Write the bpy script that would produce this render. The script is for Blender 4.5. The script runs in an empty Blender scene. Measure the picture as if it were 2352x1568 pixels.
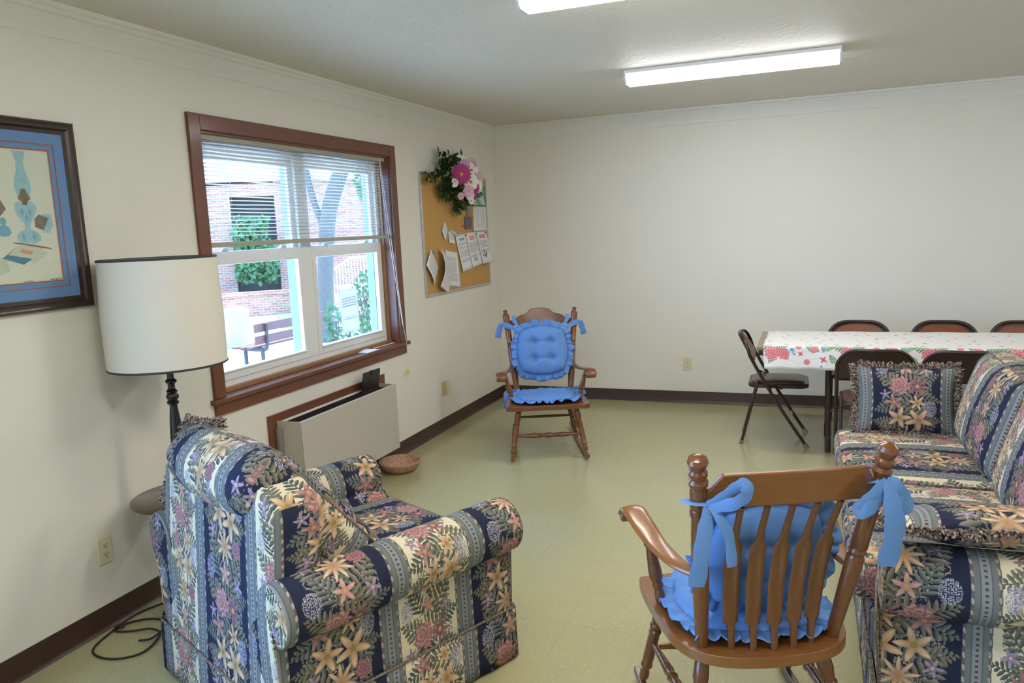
import bpy, bmesh, math, random
from mathutils import Vector, Matrix, Euler
random.seed(7)
PI = math.pi
scene = bpy.context.scene
COL = scene.collection

# ------------------------------------------------------------------ camera
cam_d = bpy.data.cameras.new('camera'); cam = bpy.data.objects.new('camera', cam_d); COL.objects.link(cam)
cam_d.sensor_width = 36.0; cam_d.lens = 36.0*1762.03/2352; cam_d.clip_start = .05; cam_d.clip_end = 300
YAW, PIT, ROL = .372288, -.145769, -.0436256
_fw = Vector((-math.sin(YAW)*math.cos(PIT), math.cos(YAW)*math.cos(PIT), math.sin(PIT)))
_r = _fw.cross(Vector((0,0,1))).normalized(); _u = _r.cross(_fw)
_r2 = _r*math.cos(ROL)+_u*math.sin(ROL); _u2 = -_r*math.sin(ROL)+_u*math.cos(ROL)
_m = Matrix((_r2, _u2, -_fw)).transposed().to_4x4(); _m.translation = Vector((2.72184, -6.71037, 1.58088))
cam.matrix_world = _m
scene.camera = cam
# ------------------------------------------------------------------ light
SKY = 10.0; SUN = 9.0; TUBE = 36.0
w = bpy.data.worlds.new('sky'); scene.world = w; w.use_nodes = True
_bg = w.node_tree.nodes['Background']; _bg.inputs[0].default_value = (.27,.52,1,1); _bg.inputs[1].default_value = SKY
sd = bpy.data.lights.new('sun','SUN'); sd.energy = SUN; sd.angle = .01; sd.color = (1,.96,.9)
so = bpy.data.objects.new('sun', sd); COL.objects.link(so)
so.rotation_euler = Vector((-.22,.36,.9)).to_track_quat('Z','Y').to_euler()
vs = scene.view_settings
vs.view_transform = 'Standard'; vs.look = 'None'; vs.gamma = 1; vs.use_curve_mapping = False
vs.exposure = 0.33

# ------------------------------------------------------------------ mesh helpers
class MB:
    def __init__(s): s.v=[]; s.f=[]; s.uv=[]; s.mi=[]
    def add(s, vs_, fs, uvs=None, mi=0, M=None):
        b=len(s.v)
        for p in vs_:
            p=Vector(p); s.v.append(M@p if M else p)
        for i,f in enumerate(fs):
            s.f.append([b+k for k in f]); s.mi.append(mi)
            s.uv.append(uvs[i] if uvs else [(0,0)]*len(f))
        return s
    def box(s, x0,x1,y0,y1,z0,z1, M=None, mi=0):
        v=[(x0,y0,z0),(x1,y0,z0),(x1,y1,z0),(x0,y1,z0),(x0,y0,z1),(x1,y0,z1),(x1,y1,z1),(x0,y1,z1)]
        f=[(0,3,2,1),(4,5,6,7),(0,1,5,4),(1,2,6,5),(2,3,7,6),(3,0,4,7)]
        ax=[(0,1),(0,1),(0,2),(1,2),(0,2),(1,2)]
        uv=[[(v[k][a],v[k][b]) for k in q] for q,(a,b) in zip(f,ax)]
        return s.add(v,f,uv,mi,M)
    def obox(s, c, sx, sy, sz, R=None, mi=0):
        M=Matrix.Translation(Vector(c))
        if R is not None: M=M@R.to_4x4()
        return s.box(-sx/2,sx/2,-sy/2,sy/2,-sz/2,sz/2,M,mi)
    def sweep(s, path, hw, ht=None, seg=10, up=None, closed=False, caps=True, mi=0, square=False, M=None):
        """tube along path; hw / ht = half width / half thickness (number or list)"""
        P=[Vector(p) for p in path]; n=len(P)
        hwl=hw if isinstance(hw,(list,tuple)) else [hw]*n
        htl=(ht if isinstance(ht,(list,tuple)) else [ht]*n) if ht is not None else hwl
        T=[]
        for i in range(n):
            a=P[(i-1)%n] if (closed or i>0) else P[i]; b=P[(i+1)%n] if (closed or i<n-1) else P[i]
            t=(b-a); T.append(t.normalized() if t.length>1e-9 else Vector((0,0,1)))
        u=Vector(up) if up is not None else (Vector((0,0,1)) if abs(T[0].z)<.9 else Vector((1,0,0)))
        rings=[]; L=0; Ls=[]
        for i in range(n):
            if up is not None: u=Vector(up)
            b=T[i].cross(u)
            if b.length<1e-6: b=T[i].cross(Vector((1,.3,.2)))
            b.normalize(); u2=b.cross(T[i]).normalized()
            if up is None: u=u2
            if i: L+=(P[i]-P[i-1]).length
            Ls.append(L)
            rg=[]
            if square: cs=[(-1,-1),(1,-1),(1,1),(-1,1)]
            else: cs=[(math.cos(2*PI*k/seg),math.sin(2*PI*k/seg)) for k in range(seg)]
            for c_,s_ in cs: rg.append(P[i]+b*hwl[i]*c_+u2*htl[i]*s_)
            rings.append(rg)
        m=len(rings[0]); vs_=[p for r in rings for p in r]; fs=[]; uvs=[]
        for i in range(n if closed else n-1):
            j=(i+1)%n
            for k in range(m):
                k2=(k+1)%m
                fs.append((i*m+k,i*m+k2,j*m+k2,j*m+k)); 
                uvs.append([(k/m*.1,Ls[i]),((k+1)/m*.1,Ls[i]),((k+1)/m*.1,Ls[j]),(k/m*.1,Ls[j])])
        if caps and not closed:
            fs.append(tuple(range(m))[::-1]); uvs.append([(0,0)]*m)
            fs.append(tuple((n-1)*m+k for k in range(m))); uvs.append([(0,0)]*m)
        return s.add(vs_,fs,uvs,mi,M)
    def turned(s, p0, p1, prof, seg=16, mi=0, M=None):
        """lathe between two points, prof = [(t, radius)] with t in 0..1"""
        p0=Vector(p0); p1=Vector(p1)
        return s.sweep([p0.lerp(p1,t) for t,_ in prof],[r for _,r in prof],seg=seg,mi=mi,M=M)
    def lathe(s, c, prof, seg=32, mi=0, M=None):
        """lathe about vertical axis, prof=[(r,z)], any profile"""
        c=Vector(c); vs_=[]; fs=[]; n=len(prof)
        for r,z in prof:
            for k in range(seg): vs_.append(c+Vector((r*math.cos(2*PI*k/seg),r*math.sin(2*PI*k/seg),z)))
        for i in range(n-1):
            for k in range(seg):
                k2=(k+1)%seg; fs.append((i*seg+k,i*seg+k2,(i+1)*seg+k2,(i+1)*seg+k))
        if prof[0][0]>1e-5: fs.append(tuple(range(seg))[::-1])
        if prof[-1][0]>1e-5: fs.append(tuple((n-1)*seg+k for k in range(seg)))
        return s.add(vs_,fs,None,mi,M)
    def prism(s, poly, d0, d1, M=None, mi=0, uvfn=None):
        """extrude 2-D polygon (x,y) from z=d0 to z=d1"""
        n=len(poly); v=[(x,y,d0) for x,y in poly]+[(x,y,d1) for x,y in poly]
        f=[tuple(range(n))[::-1],tuple(range(n,2*n))]+[(i,(i+1)%n,n+(i+1)%n,n+i) for i in range(n)]
        uv=[[(v[k][0],v[k][1]) for k in q] for q in f[:2]]
        L=0
        for i in range(n):
            a=Vector(poly[i]); b=Vector(poly[(i+1)%n]); l=(b-a).length
            uv.append([(d0,L),(d0,L+l),(d1,L+l),(d1,L)]); L+=l
        return s.add(v,f,uv,mi,M)
    def grid(s, fn, nu, nv, uvfn=None, mi=0, M=None, cu=False):
        vs_=[]; uu=[]
        for j in range(nv+1):
            for i in range(nu+1):
                a,b=i/nu,j/nv; vs_.append(fn(a,b)); uu.append(uvfn(a,b) if uvfn else (a,b))
        fs=[]; uvs=[]
        for j in range(nv):
            for i in range(nu):
                q=(j*(nu+1)+i,j*(nu+1)+i+1,(j+1)*(nu+1)+i+1,(j+1)*(nu+1)+i); fs.append(q); uvs.append([uu[k] for k in q])
        return s.add(vs_,fs,uvs,mi,M)
    def rbox(s, size, r, n=(10,10,6), deform=None, uoff=(0,0), M=None, mi=0, side_u='y'):
        """rounded box centred on origin, UV in metres projected by face; deform(p)->p"""
        h=[size[k]/2 for k in range(3)]; r=min(r,min(h)*.999)
        faces=[(0,1,2),(0,1,2),(0,2,1),(0,2,1),(1,2,0),(1,2,0)]
        for fi,(a,b,c) in enumerate(faces):
            sg=1 if fi%2 else -1
            na,nb=n[a],n[b]
            def P(i,j):
                # spread samples so that edges get rows
                def co(t,hh):
                    t=t*2-1
                    t=math.copysign(abs(t)**.8,t)
                    return t*hh
                p=[0,0,0]; p[a]=co(i/na,h[a]); p[b]=co(j/nb,h[b]); p[c]=sg*h[c]
                q=[max(-h[k]+r,min(h[k]-r,p[k])) for k in range(3)]
                d=Vector([p[k]-q[k] for k in range(3)])
                if d.length>1e-9: d=d.normalized()*r
                return Vector(q)+d
            vs_=[];uu=[]
            for j in range(nb+1):
                for i in range(na+1):
                    p=P(i,j)
                    if c==0: uv=(p.y,p.z) if side_u=='y' else (p.x+sg*0,p.z)
                    elif c==1: uv=(p.x,p.z+ (0))
                    else: uv=(p.x,p.y)
                    uu.append((uv[0]+uoff[0],uv[1]+uoff[1]))
                    vs_.append(deform(p) if deform else p)
            fs=[];uvs=[]
            for j in range(nb):
                for i in range(na):
                    q=[j*(na+1)+i,j*(na+1)+i+1,(j+1)*(na+1)+i+1,(j+1)*(na+1)+i]
                    flip=(sg<0)^(c==1)
                    if flip: q=q[::-1]
                    fs.append(q);uvs.append([uu[k] for k in q])
            s.add(vs_,fs,uvs,mi,M)
        return s
    def build(s, name, mat, parent=None, angle=40, bevel=0, merge=True, solid=0, sub=0, bseg=2):
        me=bpy.data.meshes.new(name); me.from_pydata([tuple(p) for p in s.v],[],s.f)
        ul=me.uv_layers.new(name='UVMap'); k=0
        for q in s.uv:
            for t in q: ul.data[k].uv=t; k+=1
        for i,p in enumerate(me.polygons): p.material_index=s.mi[i]
        mats=mat if isinstance(mat,(list,tuple)) else [mat]
        for m in mats: me.materials.append(m)
        bm=bmesh.new(); bm.from_mesh(me)
        if merge: bmesh.ops.remove_doubles(bm,verts=bm.verts,dist=1e-5)
        bmesh.ops.recalc_face_normals(bm,faces=bm.faces)
        bm.to_mesh(me); bm.free()
        for p in me.polygons: p.use_smooth=True
        me.set_sharp_from_angle(angle=math.radians(angle))
        o=bpy.data.objects.new(name,me); COL.objects.link(o)
        if parent is not None: o.parent=parent
        if solid:
            md=o.modifiers.new('solid','SOLIDIFY'); md.thickness=solid; md.offset=0
        if bevel:
            md=o.modifiers.new('bevel','BEVEL'); md.width=bevel; md.segments=bseg; md.limit_method='ANGLE'; md.angle_limit=math.radians(35); md.harden_normals=False
        if sub:
            md=o.modifiers.new('sub','SUBSURF'); md.levels=sub; md.render_levels=sub
        return o

def tag(o, label=None, cat=None, group=None, kind=None):
    if label: o['label']=label
    if cat: o['category']=cat
    if group: o['group']=group
    if kind: o['kind']=kind
    return o
def thing(name, label, cat, loc=(0,0,0), rot=0, group=None):
    o=bpy.data.objects.new(name,None); COL.objects.link(o); o.empty_display_size=.1
    o.location=loc; o.rotation_euler=(0,0,rot) if not isinstance(rot,(tuple,list)) else rot
    return tag(o,label,cat,group)
def copy_tree(o, parent=None):
    c=o.copy(); COL.objects.link(c)
    if parent is not None: c.parent=parent
    for ch in list(o.children): copy_tree(ch,c)
    return c
def lerp(a,b,t): return a+(b-a)*t
def smooth_path(pts, n=6):
    """Catmull-Rom through pts"""
    P=[Vector(p) for p in pts]; out=[]
    for i in range(len(P)-1):
        p0=P[max(i-1,0)];p1=P[i];p2=P[i+1];p3=P[min(i+2,len(P)-1)]
        for k in range(n):
            t=k/n; out.append(.5*((2*p1)+(p2-p0)*t+(2*p0-5*p1+4*p2-p3)*t*t+(3*p1-p0-3*p2+p3)*t**3))
    out.append(P[-1]); return out
def rrect(w,h,r,n=5):
    """closed rounded rectangle outline, 2-D"""
    out=[]
    for cx,cy,a0 in ((w/2-r,h/2-r,0),(-w/2+r,h/2-r,90),(-w/2+r,-h/2+r,180),(w/2-r,-h/2+r,270)):
        for k in range(n+1):
            a=math.radians(a0+90*k/n); out.append((cx+r*math.cos(a),cy+r*math.sin(a)))
    return out
# ------------------------------------------------------------------ materials
class NT:
    """tiny expression helper around a node tree"""
    def __init__(s, tree): s.t=tree
    def node(s, typ, **kw):
        n=s.t.nodes.new(typ)
        for k,v in kw.items(): setattr(n,k,v)
        return n
    def set(s, inp, v):
        if isinstance(v,E_): s.t.links.new(v.s,inp)
        elif isinstance(v,bpy.types.NodeSocket): s.t.links.new(v,inp)
        else:
            if isinstance(v,(tuple,list)) and len(v)==3 and inp.type=='RGBA': v=(*v,1)
            inp.default_value=v
    def math(s, op, *a):
        n=s.node('ShaderNodeMath',operation=op)
        for i,v in enumerate(a): s.set(n.inputs[i],v)
        return E_(s,n.outputs[0])
    def mix(s, f, a, b):
        n=s.node('ShaderNodeMix',data_type='RGBA'); s.set(n.inputs[0],f); s.set(n.inputs[6],a); s.set(n.inputs[7],b)
        return E_(s,n.outputs[2])
    def mixf(s, f, a, b): return a+(b-a)*f if isinstance(a,E_) or isinstance(b,E_) else s.math('MULTIPLY_ADD',f,b-a,a)
    def coord(s, which='UV'):
        n=s.node('ShaderNodeTexCoord'); return n.outputs[which]
    def sep(s, vec):
        n=s.node('ShaderNodeSeparateXYZ'); s.t.links.new(vec,n.inputs[0]); return [E_(s,n.outputs[i]) for i in range(3)]
    def comb(s, x,y,z=0):
        n=s.node('ShaderNodeCombineXYZ')
        for i,v in enumerate((x,y,z)): s.set(n.inputs[i],v)
        return n.outputs[0]
    def mapping(s, vec, scale=(1,1,1), rot=(0,0,0), loc=(0,0,0)):
        n=s.node('ShaderNodeMapping'); s.t.links.new(vec,n.inputs[0]); n.inputs['Scale'].default_value=scale; n.inputs['Rotation'].default_value=rot; n.inputs['Location'].default_value=loc
        return n.outputs[0]
    def noise(s, vec, scale=5, detail=3, rough=.5, out=0):
        n=s.node('ShaderNodeTexNoise'); s.t.links.new(vec,n.inputs['Vector']); n.inputs['Scale'].default_value=scale; n.inputs['Detail'].default_value=detail; n.inputs['Roughness'].default_value=rough
        return E_(s,n.outputs[out])
    def voro(s, vec, scale=5, feature='F1', rand=1.0, dim='3D'):
        n=s.node('ShaderNodeTexVoronoi',feature=feature,voronoi_dimensions=dim); s.t.links.new(vec,n.inputs['Vector']); n.inputs['Scale'].default_value=scale; n.inputs['Randomness'].default_value=rand
        return n
    def ramp(s, f, stops):
        n=s.node('ShaderNodeValToRGB'); s.set(n.inputs[0],f); e=n.color_ramp.elements
        while len(e)<len(stops): e.new(.5)
        for k,(p,c) in enumerate(stops): e[k].position=p; e[k].color=(*c,1) if len(c)==3 else c
        return E_(s,n.outputs[0])
    def bump(s, h, strength=.2, dist=.01):
        n=s.node('ShaderNodeBump'); s.set(n.inputs['Height'],h); n.inputs['Strength'].default_value=strength; n.inputs['Distance'].default_value=dist
        return n.outputs[0]
class E_:
    def __init__(s,nt,sock): s.nt=nt; s.s=sock
    def __add__(s,o): return s.nt.math('ADD',s,o)
    def __radd__(s,o): return s.nt.math('ADD',o,s)
    def __sub__(s,o): return s.nt.math('SUBTRACT',s,o)
    def __rsub__(s,o): return s.nt.math('SUBTRACT',o,s)
    def __mul__(s,o): return s.nt.math('MULTIPLY',s,o)
    def __rmul__(s,o): return s.nt.math('MULTIPLY',o,s)
    def __truediv__(s,o): return s.nt.math('DIVIDE',s,o)
    def __neg__(s): return s.nt.math('MULTIPLY',s,-1.0)
    def __lt__(s,o): return s.nt.math('LESS_THAN',s,o)
    def __gt__(s,o): return s.nt.math('GREATER_THAN',s,o)
    def __pow__(s,o): return s.nt.math('POWER',s,o)
    def abs(s): return s.nt.math('ABSOLUTE',s)
    def sin(s): return s.nt.math('SINE',s)
    def cos(s): return s.nt.math('COSINE',s)
    def fract(s): return s.nt.math('FRACT',s)
    def round(s): return s.nt.math('ROUND',s)
    def floor(s): return s.nt.math('FLOOR',s)
    def sign(s): return s.nt.math('SIGN',s)
    def max(s,o): return s.nt.math('MAXIMUM',s,o)
    def min(s,o): return s.nt.math('MINIMUM',s,o)
    def sat(s): return s.max(0.0).min(1.0)

def new_mat(name):
    m=bpy.data.materials.new(name); m.use_nodes=True; nt=NT(m.node_tree)
    return m, nt, m.node_tree.nodes['Principled BSDF']
def simple(name, col, rough=.5, metal=0, var=.08, vscale=30, spec=.5, coat=0, bump=0):
    m,nt,b=new_mat(name)
    n=nt.noise(nt.coord('Object'),vscale,3)
    c=nt.mix(n,tuple(max(0,x*(1-var)) for x in col),tuple(min(1,x*(1+var)) for x in col))
    nt.set(b.inputs['Base Color'],c); b.inputs['Roughness'].default_value=rough; b.inputs['Metallic'].default_value=metal
    b.inputs['Specular IOR Level'].default_value=spec; b.inputs['Coat Weight'].default_value=coat
    if bump: nt.set(b.inputs['Normal'],nt.bump(n,bump,.002))
    return m
def wood(name, c0, c1, rough=.35, scale=1, axis=2, coat=.2):
    m,nt,b=new_mat(name)
    sc=[14*scale]*3; sc[axis]=1.2*scale
    v=nt.mapping(nt.coord('Object'),tuple(sc))
    n=nt.noise(v,6,5,.6); n2=nt.noise(nt.coord('Object'),3*scale,2)
    f=(n*.7+n2*.45-.1).sat()
    nt.set(b.inputs['Base Color'],nt.mix(f,c0,c1)); b.inputs['Roughness'].default_value=rough; b.inputs['Coat Weight'].default_value=coat
    b.inputs['Coat Roughness'].default_value=.15
    return m
M={}
# painted walls
def paint(name,col,bs=.06,scale=160,var=.02):
    m,nt,b=new_mat(name); c=nt.coord('Object')
    n=nt.noise(c,scale,3); n2=nt.noise(c,1.3,3)
    nt.set(b.inputs['Base Color'],nt.mix(n2,tuple(x*(1-var) for x in col),tuple(min(1,x*(1+var)) for x in col)))
    b.inputs['Roughness'].default_value=.45; b.inputs['Specular IOR Level'].default_value=.35
    nt.set(b.inputs['Normal'],nt.bump(n,bs,.004)); return m
M['wall']=paint('wall_paint',(.775,.745,.65))
M['trimw']=paint('trim_paint',(.78,.765,.69))
m,nt,b=new_mat('stipple_ceiling'); c=nt.coord('Object')
n=nt.noise(c,38,4,.62); v=nt.voro(c,26)
h=n*1.0+E_(nt,v.outputs[0])*.5
b.inputs['Base Color'].default_value=(.72,.68,.585,1); b.inputs['Roughness'].default_value=.6
nt.set(b.inputs['Normal'],nt.bump(h,.45,.012)); M['ceiling']=m
# vinyl tile floor
m,nt,b=new_mat('vinyl_tile'); c=nt.coord('Object'); x,y,z=nt.sep(c)
T=.3048
tx=(x/T).floor(); ty=(y/T).floor(); par=((tx+ty)*.5).fract()*2.0          # 0 / 1 checker turns the grain
u=nt.mixf(par,x,y); v_=nt.mixf(par,y,x)
fl=nt.noise(nt.comb(u*75.0,v_*330.0,tx*3.1+ty*7.7),1,2,.5)
fl2=nt.noise(nt.comb(u*90.0+40.0,v_*380.0,tx*5.1+ty*3.7),1,1,.5)
light=((fl-.635)*14.0).sat(); dark=((fl2-.655)*14.0).sat()
big=nt.noise(c,1.1,3)
base=nt.mix(big,(.37,.338,.168),(.43,.398,.215))
tv=nt.node('ShaderNodeTexWhiteNoise'); nt.t.links.new(nt.comb(tx,ty),tv.inputs[0])
base=nt.mix(E_(nt,tv.outputs[0])*.18,base,(.37,.36,.22))
mot=nt.noise(nt.comb(x*30.0,y*30.0,0.0),2,3); base=nt.mix(((mot-.45)*.4).sat(),base,(.33,.325,.20))
base=nt.mix(light*.5,base,(.72,.70,.54)); base=nt.mix(dark*.35,base,(.24,.23,.14))
ex=((x/T).fract()-.5).abs(); ey=((y/T).fract()-.5).abs()
seam=(ex.max(ey)>.4965); base=nt.mix(seam*.35,base,(.2,.2,.13))
nt.set(b.inputs['Base Color'],base); b.inputs['Roughness'].default_value=.2
b.inputs['Specular IOR Level'].default_value=.6
wav=nt.noise(c,2.2,2); nt.set(b.inputs['Normal'],nt.bump(wav+mot*.03,.08,.03)); M['floor']=m
M['trimwood']=wood('window_trim_wood',(.10,.032,.014),(.23,.082,.04),.45,1,1)
M['jambwood']=wood('pine_jamb_wood',(.20,.09,.03),(.40,.22,.09),.5,1,1)
M['base']=simple('vinyl_baseboard',(.052,.026,.017),.38,var=.15)
M['vinylw']=simple('white_vinyl',(.80,.80,.79),.35,var=.02)
M['blind']=simple('blind_cream',(.40,.375,.30),.4,var=.03)
M['liner']=simple('jamb_liner',(.20,.27,.31),.4,var=.02)  # bluish tint of the skylight is mixed into the liner colour
M['cordw']=simple('cord_white',(.75,.74,.68),.6)
M['tassel']=simple('amber_tassel',(.75,.52,.12),.3)
m,nt,b=new_mat('window_glass'); t=m.node_tree
for nn in list(t.nodes):
    if nn.type!='OUTPUT_MATERIAL': t.nodes.remove(nn)
tr=nt.node('ShaderNodeBsdfTransparent'); tr.inputs[0].default_value=(.97,.99,.99,1); gl=nt.node('ShaderNodeBsdfGlossy'); gl.inputs['Roughness'].default_value=.02
fr=nt.node('ShaderNodeFresnel'); fr.inputs[0].default_value=1.45; mx=nt.node('ShaderNodeMixShader')
geo=nt.node('ShaderNodeNewGeometry'); ff=E_(nt,fr.outputs[0])*(1.0-E_(nt,geo.outputs['Backfacing'])); t.links.new(ff.s,mx.inputs[0]); t.links.new(tr.outputs[0],mx.inputs[1]); t.links.new(gl.outputs[0],mx.inputs[2])
t.links.new(mx.outputs[0],[n for n in t.nodes if n.type=='OUTPUT_MATERIAL'][0].inputs[0]); M['glass']=m
M['pframe']=wood('dark_frame_wood',(.018,.010,.008),(.05,.024,.016),.3,1,1)
M['black']=simple('black_lacquer',(.012,.011,.012),.25,coat=.3)
M['tray']=wood('dark_walnut_tray',(.05,.026,.014),(.11,.06,.032),.22,1,0,.4)
M['shade']=simple('linen_shade',(.70,.66,.57),.85,var=.04,vscale=200,bump=.1)
M['shadetrim']=simple('shade_trim_black',(.03,.04,.04),.6)
M['heater']=simple('heater_enamel',(.50,.46,.39),.35,var=.02)
M['grille']=simple('dark_grille',(.02,.018,.018),.5)
M['lid']=wood('dark_lid',(.012,.008,.007),(.05,.04,.036),.4,2,1)
M['cable']=simple('black_cable',(.015,.013,.012),.5)
M['ivory']=simple('ivory_plastic',(.70,.65,.43),.35,var=.02)
M['tanplate']=simple('tan_plate',(.62,.48,.22),.4,var=.03)
M['slot']=simple('slot_dark',(.03,.025,.02),.6)
M['alu']=simple('aluminium',(.55,.56,.57),.35,.6,var=.05)
# cork
m,nt,b=new_mat('cork'); c=nt.coord('Object'); n=nt.noise(c,70,5,.7); v=nt.voro(c,160)
col=nt.mix(n,(.50,.27,.075),(.66,.40,.14)); col=nt.mix((E_(nt,v.outputs[0])*.5).sat()*.4,col,(.38,.19,.05))
nt.set(b.inputs['Base Color'],col); b.inputs['Roughness'].default_value=.9; M['cork']=m
# bowl: crackled terracotta
m,nt,b=new_mat('crackled_clay'); c=nt.coord('Object'); v=nt.voro(c,26,'DISTANCE_TO_EDGE'); n=nt.noise(c,60,4)
cr=(E_(nt,v.outputs[0])<.03)
col=nt.mix(n,(.42,.24,.15),(.58,.37,.25)); col=nt.mix(cr*.75,col,(.16,.08,.05))
nt.set(b.inputs['Base Color'],col); b.inputs['Roughness'].default_value=.8; nt.set(b.inputs['Normal'],nt.bump(n-cr*.8,.4,.004)); M['bowl']=m
M['oak']=wood('honey_oak',(.085,.028,.008),(.22,.075,.02),.22,1,2,.35)
M['oakx']=wood('honey_oak_rail',(.155,.057,.013),(.29,.113,.028),.28,1,0,.35)
M['oakd']=wood('brown_maple',(.10,.034,.011),(.28,.095,.028),.27,1,2,.35)
M['oakdx']=wood('brown_maple_rail',(.09,.032,.011),(.22,.078,.026),.27,1,0,.35)
# blue cushion cloth
def cloth(name,col,wv=.12):
    m,nt,b=new_mat(name); c=nt.coord('Object'); n=nt.noise(c,420,2); n2=nt.noise(c,9,3)
    cc=nt.mix(n,tuple(x*(1-wv) for x in col),tuple(min(1,x*(1+wv)) for x in col)); cc=nt.mix(n2*.3,cc,tuple(min(1,x*1.25) for x in col))
    nt.set(b.inputs['Base Color'],cc); b.inputs['Roughness'].default_value=.9; b.inputs['Specular IOR Level'].default_value=.15
    nt.set(b.inputs['Normal'],nt.bump(n,.12,.001)); return m
M['blue']=cloth('blue_denim_cloth',(.122,.25,.53))
M['chairmetal']=simple('brown_enamel_steel',(.045,.024,.018),.3,.1,var=.1)
M['backpanel']=simple('brown_enamel_panel',(.040,.024,.019),.42,var=.12)
M['vinylpad']=simple('chestnut_vinyl',(.20,.062,.022),.33,var=.15,vscale=12)
M['seatpad']=simple('brown_vinyl_seat',(.12,.055,.035),.3,var=.12,vscale=12)
M['rubber']=simple('taupe_rubber_foot',(.25,.19,.165),.7)
M['zinc']=simple('zinc_link',(.45,.45,.44),.4,.7)
M['tabletop']=wood('table_laminate',(.20,.14,.085),(.32,.24,.15),.35,1,0)
m,nt,b=new_mat('tube_lens'); 
def lens(name,col,st):
    m,nt,b=new_mat(name); b.inputs['Base Color'].default_value=(.85,.85,.85,1); b.inputs['Roughness'].default_value=.3
    b.inputs['Emission Color'].default_value=(*col,1); b.inputs['Emission Strength'].default_value=st
    return m
M['lenscool']=lens('lens_cool_white',(.95,.95,1),TUBE); M['lenswarm']=lens('lens_warm_white',(1,.935,.84),TUBE)
M['lensside_cool']=lens('lens_side_cool',(.88,.93,1),TUBE*.045); M['lensside_warm']=lens('lens_side_warm',(1,.96,.86),TUBE*.12)
M['fixture']=simple('fixture_enamel',(.80,.80,.78),.4,var=.02)
M['clearcap']=simple('clear_end_cap',(.72,.75,.78),.25,var=.02)
M['matblue']=simple('blue_mat_board',(.16,.28,.52),.85,var=.03)
M['matred']=simple('red_bevel_line',(.42,.13,.10),.8)
M['paper']=simple('cream_print_paper',(.74,.70,.56),.8,var=.02)

# ---- pattern motifs as node groups
def group(name, ins, outs, fn):
    g=bpy.data.node_groups.new(name,'ShaderNodeTree')
    for i in ins: g.interface.new_socket(i,in_out='INPUT',socket_type='NodeSocketFloat')
    for o in outs: g.interface.new_socket(o,in_out='OUTPUT',socket_type='NodeSocketFloat')
    nt=NT(g); gi=g.nodes.new('NodeGroupInput'); go=g.nodes.new('NodeGroupOutput')
    res=fn(nt,*[E_(nt,gi.outputs[k]) for k in range(len(ins))])
    for k,r in enumerate(res): g.links.new(r.s,go.inputs[k])
    return g
def use(nt,g,*a):
    n=nt.node('ShaderNodeGroup'); n.node_tree=g
    for k,v in enumerate(a): nt.set(n.inputs[k],v)
    return [E_(nt,n.outputs[k]) for k in range(len(g.interface.items_tree)-len(a))]
def _frond(nt,x,y,c,s,L):
    px=(x*c+y*s)/L; py=(y*c-x*s)/L; ax=px.abs()
    inside=(py.abs()<1.0); env=(1.0-py*py)*.60*(1.12-py*.45)+.02
    tt=(ax/env).min(1.0); q=(py*3.1-ax*1.9+px.sign()*.2).fract(); leaf=((q-.5).abs()<((tt*2.75+.35).sin()*.40))
    body=inside*(ax<env)*leaf; stem=inside*(ax<.03)
    tone=((q-.5)*1.6+.5).sat()*.7+ax*.35
    return (body.max(stem), tone)
FROND=group('frond',['x','y','c','s','L'],['mask','tone'],_frond)
def _lily(nt,x,y,ph,R,n):
    r=nt.math('SQRT',x*x+y*y)/R; th=nt.math('ARCTAN2',y,x)+ph
    sn=(th*n*.5).sin().abs()
    lim=1.0-(sn**1.35)*.66
    mask=(r<lim); edge=((lim-r)*5.0).sat()
    rib=(1.0-(sn*7.0).sat())*.25
    tone=(r*.75+.12)*(.45+edge*.55)+rib*edge
    return (mask,tone,r)
LILY=group('lily',['x','y','ph','R','n'],['mask','tone','r'],_lily)
def _carn(nt,x,y,ph,R):
    r=nt.math('SQRT',x*x+y*y)/R; th=nt.math('ARCTAN2',y,x)+ph
    lim=.86+(th*11.0).cos()*.09+(th*5.0).sin()*.05
    mask=(r<lim)
    ring=(r*17.0+(th*5.0).sin()*2.2+(th*9.0).cos()*.8).sin()*.5+.5
    tone=(ring*.65+r*.3+.05)*(((lim-r)*7.0).sat()*.6+.4)
    return (mask,tone)
CARN=group('carnation',['x','y','ph','R'],['mask','tone'],_carn)

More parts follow.
